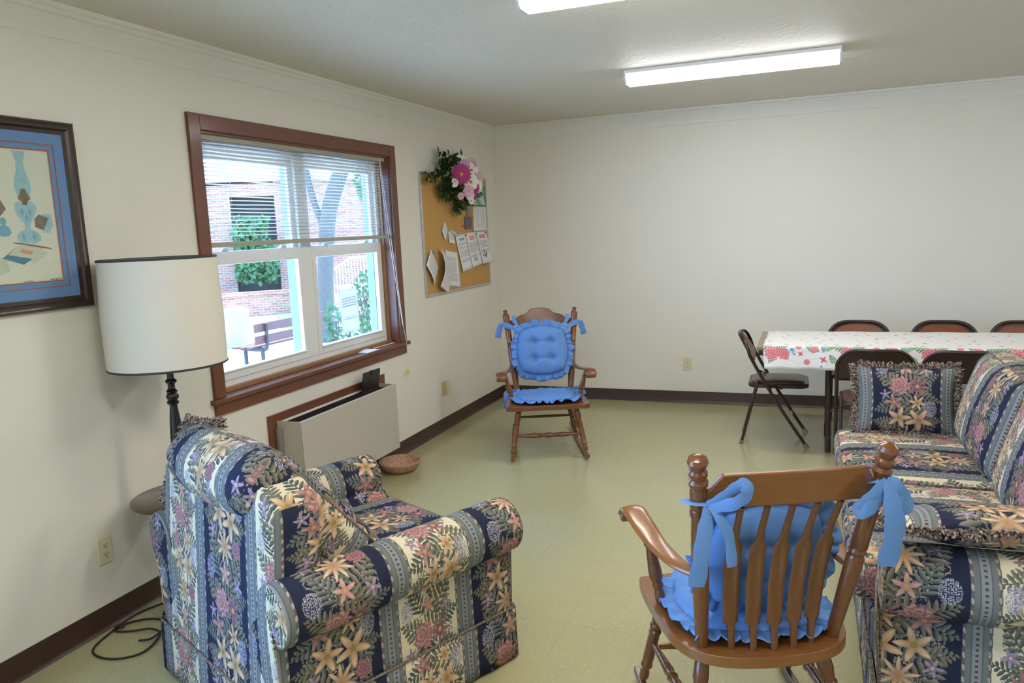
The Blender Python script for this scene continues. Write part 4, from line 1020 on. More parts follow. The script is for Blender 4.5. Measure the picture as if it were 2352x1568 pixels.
# sofa : local X -> world +y, local Y (forward) -> world -x
SF=thing('sofa','floral striped sofa along the right edge of the photo','sofa',(3.42,-3.29,0),PI/2)
hx=1.10
skirt(SF,'floral_seat','floral_side',hx-.005,-.44,.50,.012,.20)
mb=MB(); mb.box(-hx+.20,hx-.20,-.30,.50,.16,.34); mb.build('seat_deck',M['floral_seat'],SF,bevel=.015,merge=False)
arm(SF,M['floral_side'],-1,hx-.22,hx-.010,-.43,.492,.19,.635,.105)
arm(SF,M['floral_side'],1,hx-.215,hx-.015,-.43,.30,.19,.58,.095)
def sback(p):
    z=p.z+.53; t=(z-.2)/.66
    return Vector((p.x,p.y-.35-.05*t,z))
mb=MB(); mb.rbox((2*hx-.06,.17,.66),.04,(24,6,12),deform=sback); mb.build('back',M['floral_back'],SF,angle=75)
for k,xc in enumerate((-.43,.43)):
    cushion('seat_cushion',M['floral_seat'],SF,(.848,.76,.145),.055,lambda p,xc=xc:Vector((p.x+xc,p.y+.185,p.z+.405)),.22,uoff=(.12*k,.1*k),n=(26,22,8))
    L_,plc=tilt_slab((.055,.475),(-.085,.935),.24)
    cushion('back_cushion',M['floral_back'],SF,(.835,L_,.22),.095,lambda p,xc=xc,plc=plc:plc(p)+Vector((xc,0,0)),.35,uoff=(.2+.1*k,0),n=(26,20,8))
# pillows on the sofa (world placed)
def frame(c,xax,yax):
    x=Vector(xax).normalized(); y=Vector(yax); y=(y-x*y.dot(x)).normalized(); z=x.cross(y)
    m_=Matrix((x,y,z)).transposed().to_4x4(); m_.translation=Vector(c); return m_
throw_pillow('square fringed floral pillow propped at the far end of the sofa',.46,.335,.13,frame((3.18,-2.505,.648),(1,0,0),(-.02,.24,.97)),5)
throw_pillow('fringed floral pillow lying across the near arm of the sofa',.50,.44,.12,frame((3.22,-4.215,.66),(1,.05,.02),(0,.95,-.26)),9)

# ------------------------------------------------------------------ rocking chairs
def tufted(label,w,h,t,Mx,ties,mat='blue',tfm=None):
    """tufted cushion with ruffle, local XY plane, +Z = plump front"""
    root=thing('seat_cushion' if 'seat' in label else 'back_cushion',label,'cushion'); root.matrix_world=Mx
    tx,ty=w*.17,h*.17
    def outline(a,b):
        # square [-1,1]^2 -> rounded superellipse
        u,v=a*2-1,b*2-1
        return u*math.sqrt(max(0,1-v*v*.34)),v*math.sqrt(max(0,1-u*u*.34))
    def dents(x,y):
        d=0
        for sx in (-1,1):
            for sy in (-1,1):
                r2=((x-sx*tx)**2+(y-sy*ty)**2); d+=math.exp(-r2/(.028**2))*.85
        for s in (-1,1):
            d+=.22*math.exp(-((x-s*tx)/.012)**2)*(1 if abs(y)<ty*1.1 else .55); d+=.22*math.exp(-((y-s*ty)/.012)**2)*(1 if abs(x)<tx*1.1 else .35)
        return min(d,.9)
    def top(s):
        def f(a,b):
            u,v=outline(a,b); x,y=u*w/2,v*h/2; rr=min(1,max(abs(a*2-1),abs(b*2-1)))
            k=(1-rr**3.2)**.5 if rr<1 else 0
            return (x,y,s*t/2*k*(1-dents(x,y)*(.75 if s>0 else .5)))
        return f
    mb=MB(); mb.grid(top(1),44,44); mb.grid(top(-1),44,44); mb.build('pad',M[mat],root,angle=80)
    # ruffle
    N=300; mb=MB(); per=[]
    for k in range(N):
        s=k/N*4; e=int(s); f=s-e
        a,b=[(f,0),(1,f),(1-f,1),(0,1-f)][e]; u,v=outline(a,b); per.append(Vector((u*w/2,v*h/2,0)))
    vs_=[];rw=.045;rn=random.Random(4); ph=0; frq=[]
    for k in range(N):
        p=per[k]; tg=(per[(k+1)%N]-per[k-1]).normalized(); o=Vector((tg.y,-tg.x,0)); ph+= .55+.35*math.sin(k*.37)+.2*math.sin(k*.11)
        for j,(q,am) in enumerate(((-.08,.0),(.3,.25),(.65,.7),(1.0,1.0))):
            vs_.append(p+o*rw*q*(1+.12*math.sin(k*.23)+.06*math.sin(ph))+Vector((0,0,.011*am*math.sin(ph)+.003*am*math.sin(k*.19)))+tg*.006*am*math.cos(ph))
    fs=[(k*4+j,k*4+j+1,((k+1)%N)*4+j+1,((k+1)%N)*4+j) for k in range(N) for j in range(3)]
    mb.add(vs_,fs); mb.build('ruffle',M[mat],root,angle=120,solid=.0014)
    # ties : (points, half width[, up]) in the chair's space
    inv=Mx.inverted()@(tfm if tfm is not None else Mx)
    for t_ in ties:
        pts,wd=t_[0],t_[1]; up=t_[2] if len(t_)>2 else (.12,-1,.1)
        mb=MB(); sp=smooth_path(pts,6); n=len(sp); w0=.45 if len(pts)<5 else .6
        mb.sweep(sp,[wd*(w0+(1-w0)*min(1,i/(n*.45)))*(1+.08*math.sin(i*1.3)) for i in range(n)],.0016,seg=8,up=up)
        mb.v=[inv@p for p in mb.v]; mb.build('tie',M[mat],root,angle=60,merge=False)
    return root
T_LEG=[(0,.013),(.05,.016),(.14,.021),(.24,.023),(.31,.018),(.33,.0165),(.345,.021),(.36,.0215),(.375,.017),(.40,.0165),(.415,.021),(.435,.021),(.45,.018),(.48,.0185),(.70,.0195),(.80,.0175),(.815,.020),(.83,.020),(.845,.015),(.87,.013),(.92,.017),(.96,.017),(1,.012)]
T_STR=[(0,.008),(.12,.010),(.26,.0165),(.30,.0185),(.335,.014),(.345,.018),(.36,.018),(.37,.012),(.385,.016),(.4,.016),(.415,.012),(.45,.016),(.5,.0195),(.55,.016),(.585,.012),(.6,.016),(.615,.016),(.63,.012),(.64,.018),(.655,.018),(.665,.014),(.70,.0185),(.74,.0165),(.88,.010),(1,.008)]
T_ARM=[(0,.011),(.06,.014),(.1,.018),(.13,.0185),(.16,.013),(.19,.0175),(.22,.0175),(.25,.013),(.38,.0165),(.55,.021),(.64,.0215),(.70,.015),(.73,.0175),(.76,.0175),(.79,.013),(.85,.016),(.93,.0165),(1,.011)]
T_SIDE=[(0,.008),(.2,.012),(.42,.017),(.46,.013),(.5,.0185),(.54,.013),(.58,.017),(.8,.012),(1,.008)]
def rocking_chair(label,loc,rot,style):
    root=thing('rocking_chair',label,'rocking chair',loc,rot)
    A=style=='arrow'; mo,mx=('oak','oakx') if A else ('oakd','oakdx')
    sz=.415 if A else .385; th=.032
    # seat outline
    if A:
        ol=[(-.245,.44),(-.262,.42),(-.268,.30),(-.262,.16),(-.245,.04),(-.20,-.035),(-.12,-.075),(0,-.088),(.12,-.075),(.20,-.035),(.245,.04),(.262,.16),(.268,.30),(.262,.42),(.245,.44),(.12,.452),(0,.455),(-.12,.452)]
    else:
        ol=[(-.265,.455),(-.282,.44),(-.285,.40),(-.275,.2),(-.25,.02),(-.21,-.03),(0,-.045),(.21,-.03),(.25,.02),(.275,.2),(.285,.40),(.282,.44),(.265,.455),(.13,.462),(0,.458),(-.13,.462)]
    sp=[(p.x,p.y) for p in smooth_path([(x,y,0) for x,y in ol+[ol[0]]],5)][:-1]
    mb=MB(); mb.prism(sp,sz-th,sz); mb.build('seat',M[mx],root,bevel=.009,bseg=3,angle=50)
    pz=sz-.004
    if A: pb,pt,zt=(.185,.0),(.245,-.165),1.015
    else: pb,pt,zt=(.195,.02),(.258,-.14),.985
    def post(s,t): return Vector((s*lerp(pb[0],pt[0],t),lerp(pb[1],pt[1],t),lerp(pz,zt,t)))
    if A: prof=[(0,.017),(.30,.022),(.44,.0235),(.455,.019),(.465,.022),(.475,.0235),(.49,.019),(.50,.023),(.62,.022),(.70,.020),(.715,.0235),(.73,.0235),(.745,.019),(.76,.0235),(.80,.0225),(.835,.0215),(.845,.019),(.86,.0245),(.875,.0255),(.89,.019),(.905,.024),(.92,.024),(.932,.0185),(.945,.022),(.965,.0265),(.985,.022),(.996,.012),(1,.003)]
    else: prof=[(0,.019),(.25,.025),(.34,.027),(.36,.024),(.50,.024),(.53,.023),(.545,.018),(.555,.023),(.57,.023),(.58,.017),(.595,.023),(.61,.023),(.625,.021),(.74,.0225),(.755,.019),(.77,.025),(.79,.025),(.80,.021),(.82,.0235),(.92,.0245),(.93,.026),(.94,.023),(.955,.018),(.968,.012),(.98,.016),(.992,.017),(1,.010)]
    for s in (-1,1): mb=MB(); mb.turned(post(s,0),post(s,1),prof,seg=20); mb.build('back_post',M[mo],root,angle=35)
    # crest rail, bowed backwards
    bow=.045 if A else .05
    def rail(zlo,zhi,tt,nm,inset=.004,thick=.018):
        n=28; mb=MB(); vs_=[]
        for i in range(n+1):
            q=i/n*2-1
            tm=tt; px=lerp(pb[0],pt[0],tm)-inset; 
            x=q*px; 
            lo,hi=zlo(q),zhi(q)
            for z in (lo,hi):
                t=(z-pz)/(zt-pz); y=lerp(pb[1],pt[1],t)-bow*(1-q*q)*(.9)
                for d in (-thick/2,thick/2): vs_.append((x,y+d,z))
        fs=[]
        for i in range(n):
            a=i*4;c=a+4
            fs+=[(a,a+1,c+1,c),(a+2,c+2,c+3,a+3),(a,c,c+2,a+2),(a+1,a+3,c+3,c+1)]
        fs+=[(0,2,3,1),(n*4,n*4+1,n*4+3,n*4+2)]
        mb.add(vs_,fs); return mb.build(nm,M[mx],root,bevel=.004,angle=45)
    if A:
        def hi(q): 
            e=abs(q); return .958+.010*(1-q*q) if e<.80 else .958-(e-.80)/.2*.075
        def lo(q): e=abs(q); return .862+.012*(1-q*q)-(.022*((e-.72)/.28)**2 if e>.72 else 0)
        rail(lo,hi,.86,'crest_rail')
    else:
        def hi(q):
            e=abs(q); return .905+.062*(1/(1+math.exp((e-.36)*26)))*.62+.032*(1/(1+math.exp((e-.72)*22)))+.012*(1-e)
        def lo(q): return .858+.030*(1-q*q)
        rail(lo,hi,.82,'crest_rail')
        rail(lambda q:.515-.012*(1-q*q)+.02*abs(q)**4,lambda q:.58-.01*abs(q)**3,.28,'lower_back_rail')
    # slats
    def backpt(x,z,tt=None):
        t=(z-pz)/(zt-pz); px=lerp(pb[0],pt[0],t); q=x/px; return Vector((x,lerp(pb[1],pt[1],t)-bow*(1-q*q)*t*1.05-(.0 if t>.3 else 0),z))
    if A:
        for k in range(5):
            q=(k-2)/2*.60; mb=MB(); pts=[];wd=[];tk=[]
            for t,w_,t_ in ((0,.010,.010),(.09,.0105,.009),(.165,.0122,.008),(.182,.0212,.0055),(.22,.0215,.005),(.45,.0225,.005),(.66,.0225,.005),(.715,.0218,.005),(.735,.0142,.006),(.76,.0115,.007),(.85,.0095,.007),(1,.0088,.007)):
                z=lerp(sz-.004,.868,t); tz=(z-pz)/(zt-pz); x=q*lerp(pb[0]*1.0,pt[0]*.92,tz)
                yb=-.058*(1-(q/.9)**2)
                b_=backpt(x,z); y=lerp(yb*.9+.0,b_.y,min(1,t*1.0)) if t<1 else b_.y
                pts.append((x,y,z));wd.append(w_);tk.append(t_)
            mb.sweep(pts,wd,tk,seg=12,up=(0,1,.25)); mb.build('arrow_slat',M[mo],root,angle=50)
    else:
        for k in range(5):
            q=(k-2)/2*.62; mb=MB(); mb.turned(backpt(q*.235,.575),backpt(q*.25,.875),[(0,.008),(.2,.010),(.5,.014),(.8,.010),(1,.008)],seg=12); mb.build('back_spindle',M[mo],root)
    # legs, rockers, stretchers
    rx=.252
    def rz(y): return .008+ ((y-.10)**2)*.115     # underside height of the rocker arc
    fl=[(Vector((s*.195,.36,sz-.028)),Vector((s*rx,.435,rz(.435)+.028))) for s in (-1,1)]
    rl=[(Vector((s*.165,.05,sz-.028)),Vector((s*.235,-.06,rz(-.06)+.028))) for s in (-1,1)]
    for a,b_ in fl+rl: mb=MB(); mb.turned(a,b_,T_LEG,seg=18); mb.build('leg',M[mo],root,angle=35)
    for s in (-1,1):
        mb=MB(); pts=[];n=22
        for i in range(n+1): y=lerp(-.38,.515,i/n); pts.append((s*lerp(.224,.256,(y+.38)/.895),y,rz(y)+.0145-.008))
        mb.sweep(pts,.0115,.0145,square=True,up=(0,0,1)); mb.build('rocker',M[mo],root,bevel=.005)
    def on(l,t): return l[0].lerp(l[1],t)
    mb=MB(); mb.turned(on(fl[0],.62),on(fl[1],.62),T_STR,seg=16); mb.build('front_stretcher',M[mx],root,angle=35)
    mb=MB(); mb.turned(on(rl[0],.5),on(rl[1],.5),[(0,.007),(.2,.010),(.5,.011),(.8,.010),(1,.007)],seg=12); mb.build('rear_stretcher',M[mx],root)
    for i in (0,1): mb=MB(); mb.turned(on(fl[i],.55),on(rl[i],.55),T_SIDE,seg=14); mb.build('side_stretcher',M[mo],root,angle=35)
    # arms
    for s in (-1,1):
        ar=sz+.235 if A else sz+.20
        at=post(s,(ar-pz)/(zt-pz))
        if A: ctrl=[(at.x/s-.004,at.y,ar),(.232,.06,ar-.022),(.262,.17,ar-.010),(.285,.27,ar+.022),(.295,.335,ar+.040),(.298,.365,ar+.030),(.298,.372,ar+.012)]
        else: ctrl=[(at.x/s-.004,at.y,ar),(.25,.10,ar-.012),(.29,.24,ar+.0),(.305,.33,ar+.012),(.308,.372,ar+.002),(.308,.385,ar-.016)]
        pts=smooth_path([(s*x,y,z) for x,y,z in ctrl],5); n=len(pts)
        wd=[lerp(.020,.038,min(1,(i/n)*2.2)) for i in range(n)]; tk=[.0105]*(n-4)+[.0105,.011,.012,.012]
        mb=MB(); mb.sweep(pts,wd,tk[:n],seg=14,up=(0,-.12,1)); arm_=mb.build('arm',M[mx],root,angle=50)
        e=pts[-2]; mb=MB(); mb.turned((e.x-.032,e.y-.004,e.z-.002),(e.x+.032,e.y-.004,e.z-.002),[(0,.018),(.08,.022),(.92,.022),(1,.018)],seg=18); mb.build('scroll_end',M[mo],arm_,angle=40)
        ax=.268; top=Vector((s*(.275 if A else .285),.26,ar+(.012 if A else -.010))); bot=Vector((s*.232,.25,sz-.004))
        mb=MB(); mb.turned(top,bot,T_ARM,seg=16); mb.build('arm_support',M[mo],root,angle=35)
    return root,backpt,sz
def local_frame(root,c,xax,yax):
    R=Matrix.Translation(root.location)@Matrix.Rotation(root.rotation_euler.z,4,'Z'); return R@frame(c,xax,yax)
# near chair (arrow slats, seen from behind)
R2,bp2,s2=rocking_chair('honey oak rocking chair with arrow shaped back slats, seen from behind in the foreground',(2.625,-4.605,0),math.atan2(.423,.906),'arrow')
def chairM(r): return Matrix.Translation(r.location)@Matrix.Rotation(r.rotation_euler.z,4,'Z')
def rel(K,pts): return [tuple(Vector(K)+Vector(p)) for p in pts]
def posts(z,pb,pt,pz,zt,s): t=(z-pz)/(zt-pz); return Vector((s*lerp(pb[0],pt[0],t),lerp(pb[1],pt[1],t),z))
PL=posts(.885,(.185,.0),(.245,-.165),.411,1.015,-1); PR=posts(.915,(.185,.0),(.245,-.165),.411,1.015,1)
KL=PL+Vector((.012,-.034,0)); KR=PR+Vector((-.006,-.036,.005))
ties2=[]
for P_,K_,s in ((PL,KL,-1),(PR,KR,1)):
    c0=(s*.135,P_.y+.085,P_.z-.045)
    ties2.append(([c0,tuple(P_+Vector((-s*.005,.036,-.012))),tuple(P_+Vector((s*.032,.01,-.004))),tuple(P_+Vector((s*.024,-.022,.0))),tuple(K_)],.013,(0,0,1.0)))
    ties2.append(([c0,tuple(P_+Vector((-s*.04,.02,-.02))),tuple(P_+Vector((-s*.034,-.018,-.004))),tuple(K_)],.012,(0,0,1.0)))

ties2+= [(rel(KL,[(0,-.004,0),(.028,-.026,.026),(.058,-.044,.056),(.076,-.052,.062),(.078,-.052,.036),(.05,-.036,.01),(.002,-.006,-.004)]),.017),
 (rel(KL,[(0,-.006,0),(-.010,-.014,-.05),(-.022,-.020,-.12),(-.036,-.018,-.205)]),.023),
 (rel(KL,[(.004,-.006,0),(.026,-.016,-.035),(.050,-.012,-.085),(.060,-.006,-.165)]),.014),
 (rel(KR,[(0,-.006,0),(-.024,-.016,-.014),(-.058,-.016,-.048),(-.075,-.014,-.066),(-.052,-.018,-.066),(-.012,-.012,-.02)]),.019),
 (rel(KR,[(0,-.006,0),(.026,-.012,-.012),(.05,-.006,-.045),(.058,-.004,-.075),(.034,-.012,-.06),(.006,-.010,-.014)]),.017),
 (rel(KR,[(.002,-.008,.004),(.006,-.024,-.05),(.012,-.028,-.12),(-.004,-.024,-.215)]),.029)]
tufted('blue ruffled back cushion tied to the foreground rocking chair',.335,.335,.085,local_frame(R2,(0,.025,.652),(-1,0,0),(0,-.26,1)),ties2,tfm=chairM(R2))
tufted('blue ruffled seat cushion on the foreground rocking chair',.40,.38,.055,local_frame(R2,(0,.185,s2+.030),(1,0,0),(0,1,0)),[([(-.18,-.17,0),(-.20,-.20,.0),(-.21,-.215,.01)],.010)])
# far chair in the corner, facing the camera
R1,bp1,s1=rocking_chair('brown rocking chair with curved crest rail, standing in the far corner',(.91,-1.47,0),math.atan2(-.378,-.926),'spindle')
ties1=[]
for s_ in (-1,1):
    P_=posts(.875,(.195,.02),(.258,-.14),.381,.985,s_); c0=(s_*.145,P_.y+.085,.835)
    ties1.append(([c0,tuple(P_+Vector((-s_*.03,.05,-.012))),tuple(P_+Vector((s_*.005,.038,.004))),tuple(P_+Vector((s_*.034,.018,.008)))],.019,(0,1,.1)))
    ties1.append((rel(P_,[(s_*.03,.022,.008),(s_*.05,.012,.0),(s_*.062,.006,-.04),(s_*.075,.0,-.092)]),.021,(0,1,.1)))
    ties1.append(([c0,tuple(P_+Vector((-s_*.052,.035,.035))),tuple(P_+Vector((-s_*.05,.0,.066)))],.014,(0,1,.1)))
tufted('blue ruffled back cushion tied to the corner rocking chair',.37,.36,.095,local_frame(R1,(0,.012,.695),(-1,0,0),(0,-.25,1)),ties1,tfm=chairM(R1))
tufted('blue ruffled seat cushion on the corner rocking chair',.42,.36,.05,local_frame(R1,(0,.235,s1+.027),(1,0,0),(0,1,0)),[
    ([(-.19,-.16,0),(-.235,-.18,.005),(-.27,-.17,-.01),(-.295,-.15,-.04)],.013),([(.19,-.165,0),(.245,-.20,.0),(.285,-.18,-.02),(.275,-.17,-.075)],.013),([(.2,-.17,0),(.26,-.18,-.01),(.283,-.16,-.05),(.29,-.15,-.12)],.012)])

# ------------------------------------------------------------------ folding chairs
def folding_chair(label,loc,rot,group=None):
    root=thing('folding_chair',label,'folding chair',loc,rot,group)
    hw=.205; HT=.775
    foot=Vector((0,.215,.012)); top=Vector((0,-.225,HT))
    def side(z,s): t=(z-.012)/(HT-.012); return Vector((s*lerp(hw-.004,hw+.008,t),lerp(.215,-.225,t)-.02*math.sin(PI*t),z))
    path=[side(z,-1) for z in (.012,.15,.3,.45,.56,.64)]
    R_=.125
    for k in range(1,8):
        a=math.radians(180-90*k/8); path.append(Vector((-(hw+.008)+R_+R_*math.cos(a),lerp(side(.64,-1).y,-.225,k/8),.65+R_*math.sin(a))))
    path+= [Vector((x,-.226-.012*(1-(x/.09)**2),HT)) for x in (-.085,-.04,0,.04,.085)]
    for k in range(7,0,-1):
        a=math.radians(90*k/8); path.append(Vector(((hw+.008)-R_+R_*math.cos(a),lerp(side(.64,1).y,-.225,k/8),.65+R_*math.sin(a))))
    path+=[side(z,1) for z in (.64,.56,.45,.3,.15,.012)]
    mb=MB(); mb.sweep(path,.0115,seg=10); mb.build('front_leg_frame',M['chairmetal'],root,merge=False)
    # back panel (sheet) and its padded front
    def bpnl(off,inx,z0,z1,th):
        mb=MB(); ol=[]
        w_=hw-inx
        outline=[(-w_,z0),(w_,z0)]+[(w_-R_*.93+R_*.93*math.cos(math.radians(a)),z1-R_*.93+R_*.93*math.sin(math.radians(a))) for a in range(0,91,10)]+[(-w_+R_*.93+R_*.93*math.cos(math.radians(a)),z1-R_*.93+R_*.93*math.sin(math.radians(a))) for a in range(90,181,10)]
        n=len(outline); vs_=[]
        def Y(x,z): t=(z-.012)/(HT-.012); return lerp(.215,-.225,t)-.02*math.sin(PI*t)-.018*(1-(x/hw)**2)+off
        cx=(0,(z0+z1)/2)
        rings=[(1.0,0),(1.0,th),(.85,th*1.15),(.5,th*1.2)]
        for k,d in rings:
            for x,z in outline: xx=x*k; zz=cx[1]+(z-cx[1])*k; vs_.append((xx,Y(xx,zz)+d,zz))
        fs=[]
        for r_ in range(len(rings)-1):
            for i in range(n): j=(i+1)%n; fs.append((r_*n+i,r_*n+j,(r_+1)*n+j,(r_+1)*n+i))
        c=len(vs_); vs_.append((0,Y(0,cx[1])+th*1.2,cx[1])); b0=(len(rings)-1)*n
        for i in range(n): fs.append((b0+i,b0+(i+1)%n,c))
        c2=len(vs_); 
        for k in (.5,):
            for x,z in outline: xx=x*k; zz=cx[1]+(z-cx[1])*k; vs_.append((xx,Y(xx,zz),zz))
        for i in range(n): j=(i+1)%n; fs.append((i,j,c2+j,c2+i))
        c3=len(vs_); vs_.append((0,Y(0,cx[1]),cx[1]))
        for i in range(n): fs.append((c2+i,c2+(i+1)%n,c3))
        mb.add(vs_,fs); return mb
    pn=bpnl(-.004,.002,.585,HT-.004,.004).build('back_panel',M['backpanel'],root,angle=50)
    bpnl(.0005,.022,.605,HT-.022,.013).build('back_pad',M['vinylpad'],root,angle=50)
    # rear legs + seat pivots
    for s in (-1,1):
        mb=MB(); mb.sweep([(s*.183,-.215,.012),(s*.183,-.10,.465)],.0105,seg=10); lg=mb.build('rear_leg',M['chairmetal'],root,merge=False)
        mb=MB(); mb.sweep([(s*.183,-.2185,.0),(s*.183,-.211,.03)],.0145,seg=10); mb.build('foot_cap',M['rubber'],lg,merge=False)
        mb=MB(); f0=side(.0005,s); f1=side(.03,s); mb.sweep([f0,f1],.0155,seg=10); mb.build('foot_cap',M['rubber'],root,merge=False)
        mb=MB(); p=side(.27,s); mb.sweep([(s*.193,p.y+.01,.405),(s*.193,-.098,.455)],.004,.009,seg=8,up=(1,0,0)); mb.build('seat_link',M['chairmetal'],root,merge=False)
    for z,y,s in ((.20,-.167,0),):
        mb=MB(); mb.sweep([(-.183,y,z),(.183,y,z)],.007,seg=8); mb.build('rear_crossbar',M['chairmetal'],root,merge=False)
    p=side(.16,1); mb=MB(); mb.sweep([(-p.x,p.y,.16),(p.x,p.y,.16)],.007,seg=8); mb.build('front_crossbar',M['zinc'],root,merge=False)
    p=side(.385,1); mb=MB(); mb.sweep([(-p.x,p.y,.385),(p.x,p.y,.385)],.006,seg=8); mb.build('seat_rod',M['chairmetal'],root,merge=False)
    # seat pan with pad
    so=rrect(.372,.40,.07,6); mb=MB(); mb.prism([(x,y+.03) for x,y in so],.408,.437); mb.build('seat_pan',M['chairmetal'],root,bevel=.006,angle=50)
    mb=MB(); ol2=rrect(.335,.352,.06,6)
    vs_=[];rg=[(1,.4372),(1,.444),(.94,.4505),(.7,.455),(.35,.457)]
    for k,z in rg: vs_+=[(x*k,y*k+.026,z) for x,y in ol2]
    n=len(ol2); fs=[(r_*n+i,r_*n+(i+1)%n,(r_+1)*n+(i+1)%n,(r_+1)*n+i) for r_ in range(4) for i in range(n)]; vs_.append((0,.026,.4575)); fs+=[(4*n+i,4*n+(i+1)%n,len(vs_)-1) for i in range(n)]; fs.append(tuple(range(n))[::-1])
    mb.add(vs_,fs); mb.build('seat_pad',M['seatpad'],root,angle=50)
    return root
FC=folding_chair('brown metal folding chair standing sideways at the left end of the table',(2.50,-1.02,0),-PI/2+.02,'folding chairs around the table')
def fc_copy(label,loc,rot):
    c=copy_tree(FC); c.location=loc; c.rotation_euler=(0,0,rot); c['label']=label; return c
fc_copy('brown folding chair with its back to us, left one in front of the table',(3.10,-1.545,0),.0)
fc_copy('brown folding chair with its back to us, right one in front of the table',(3.56,-1.56,0),-.02)
fc_copy('folding chair behind the table, leftmost of the three showing chestnut backrests',(3.075,-.635,0),PI)
fc_copy('folding chair behind the table, middle of the three showing chestnut backrests',(3.64,-.635,0),PI)
fc_copy('folding chair behind the table, rightmost of the three, cut by the photo edge',(4.14,-.635,0),PI)

# ------------------------------------------------------------------ folding table and cloth
tb=thing('folding_table','long folding table with dark edge under a rose tablecloth','table',(3.32,-1.09,0))
mb=MB(); mb.box(-.915,.915,-.368,.368,.715,.738); mb.build('tabletop',M['tabletop'],tb,bevel=.003,merge=False)
mb=MB(); mb.box(-.905,.905,-.358,-.345,.68,.715); mb.box(-.905,.905,.345,.358,.68,.715); mb.box(-.905,-.89,-.345,.345,.68,.715); mb.box(.89,.905,-.345,.345,.68,.715); mb.build('apron',M['chairmetal'],tb,merge=False)
for s in (-1,1):
    for q in (-1,1):
        mb=MB(); mb.sweep([(s*.465,q*.20,.715),(s*.465,q*.20,.20),(s*.465,q*.20,.001)],[.0155,.0155,.0155],seg=12); mb.sweep([(s*.465,q*.20,.10),(s*.465,q*.20,.001)],.0185,seg=12); mb.build('leg',M['chairmetal'],tb,merge=False)
    mb=MB()
    for z in (.27,.20): mb.sweep(smooth_path([(s*.465,-.20,z-.05),(s*.465,-.12,z),(s*.465,.12,z),(s*.465,.20,z-.05)]),.008,seg=8)
    mb.build('crossbar',M['chairmetal'],tb,merge=False)
    mb=MB()
    for q in (-1,1): mb.sweep([(s*.465,q*.18,.50),(s*.30,q*.12,.60),(s*.20,q*.12,.70)],.0075,seg=8)
    mb.build('folding_brace',M['chairmetal'],tb,merge=False)
mb=MB(); hang=.145; Wd=.745; x0,x1=-.875,.93
tot=hang*2+Wd
def clothf(a,b):
    x=lerp(x0,x1,a); v=b*tot; w_=.004*math.sin(x*17)+.003*math.sin(x*41+1)
    if v<hang: k=1-v/hang; return (x+.01*k,-Wd/2-.002-.010*k+w_*k*1.4,.742-hang*k+.003*math.sin(x*30)*k)
    if v>hang+Wd: k=(v-hang-Wd)/hang; return (x,Wd/2+.002+.010*k+w_*k,.742-hang*k)
    return (x,-Wd/2+(v-hang),.7405+.0012*math.sin(x*22+v*9))
mb.grid(clothf,90,60,uvfn=lambda a,b:(a*(x1-x0),b*tot))
tc=mb.build('tablecloth',M['tablecloth'],angle=60,solid=.0012); tc.location=(3.32,-1.09,0.001); tag(tc,'white quilted tablecloth with a rose border over the folding table','tablecloth')
# ------------------------------------------------------------------ outdoors
GZ=-.68
mb=MB(); mb.box(-60,-.14,-40,60,GZ-.1,GZ); o=mb.build('ground',M['concrete'],merge=False); structure(o)
mb=MB(); mb.box(-.62,-.14,RY-.5,.6,2.52,2.60); structure(mb.build('added_eave',M['added_eave'],merge=False))  # unseen overhang added to keep direct sun out of the windows
mb=MB(); mb.box(-.2,-.14,RY-.1,.1,GZ,-.06); structure(mb.build('foundation',M['concrete'],merge=False))
CAMXY=Vector((2.7218,-6.7104,0)); hd=Vector((-.63207,.77491,0)); rr_=Vector((.77491,.63207,0))  # camera ground position and the heading of one image pixel's ray
FR=Matrix((rr_,hd,Vector((0,0,1)))).transposed().to_4x4(); FR.translation=CAMXY          # courtyard axes from the camera, out along its line of sight (along, out, up)
def ex(name,mb,mat,parent=None,**k):
    o=mb.build(name,mat,parent,**k); 
    if parent is None: o.matrix_world=FR
    return o
bd=thing('brick_building','red brick building across the courtyard with a dark ivy covered recess','building'); bd.matrix_world=FR
mb=MB(); D=26
mb.box(-7.0,-.72,D,D+3,GZ,3.3); mb.box(.62,6.0,D,D+3,GZ,3.4); mb.box(-.72,.62,D+1.2,D+3,GZ,3.3); mb.box(-.72,.62,D,D+1.2,2.95,3.35)
mb.build('brick_walls',M['brick'],bd,merge=False)
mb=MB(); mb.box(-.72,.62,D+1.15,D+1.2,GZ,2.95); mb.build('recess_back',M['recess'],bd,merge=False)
mb=MB(); mb.box(-7.1,6.1,D-.15,D+3.1,3.4,3.52); mb.build('roof_edge',M['added_eave'],bd,merge=False)
rn=random.Random(21)
def leafcloud(mb,boxes,n,L,W_):
    for k in range(n):
        x0,x1,y0,y1,z0,z1=boxes[k%len(boxes)]
        c=(rn.uniform(x0,x1),rn.uniform(y0,y1),rn.uniform(z0,z1)); d=(rn.uniform(-1,1),rn.uniform(-1,.4),rn.uniform(-1,.6)); leafmesh(mb,c,d,(rn.uniform(-.6,.6),-1,rn.uniform(-.2,.8)),L*rn.uniform(.6,1.3),W_*rn.uniform(.6,1.2))
def ell(mb,c,r,n,L,W_):
    for k in range(n):
        while True:
            q=Vector((rn.uniform(-1,1),rn.uniform(-1,1),rn.uniform(-1,1)))
            if q.length<1: break
        p=Vector((c[0]+q.x*r[0],c[1]+q.y*r[1],c[2]+q.z*r[2])); leafmesh(mb,p,(q.x+rn.uniform(-.6,.6),q.y-.3+rn.uniform(-.6,.6),q.z+rn.uniform(-.8,.5)),(rn.uniform(-.6,.6),-1,rn.uniform(0,.8)),L*rn.uniform(.6,1.3),W_*rn.uniform(.6,1.2))
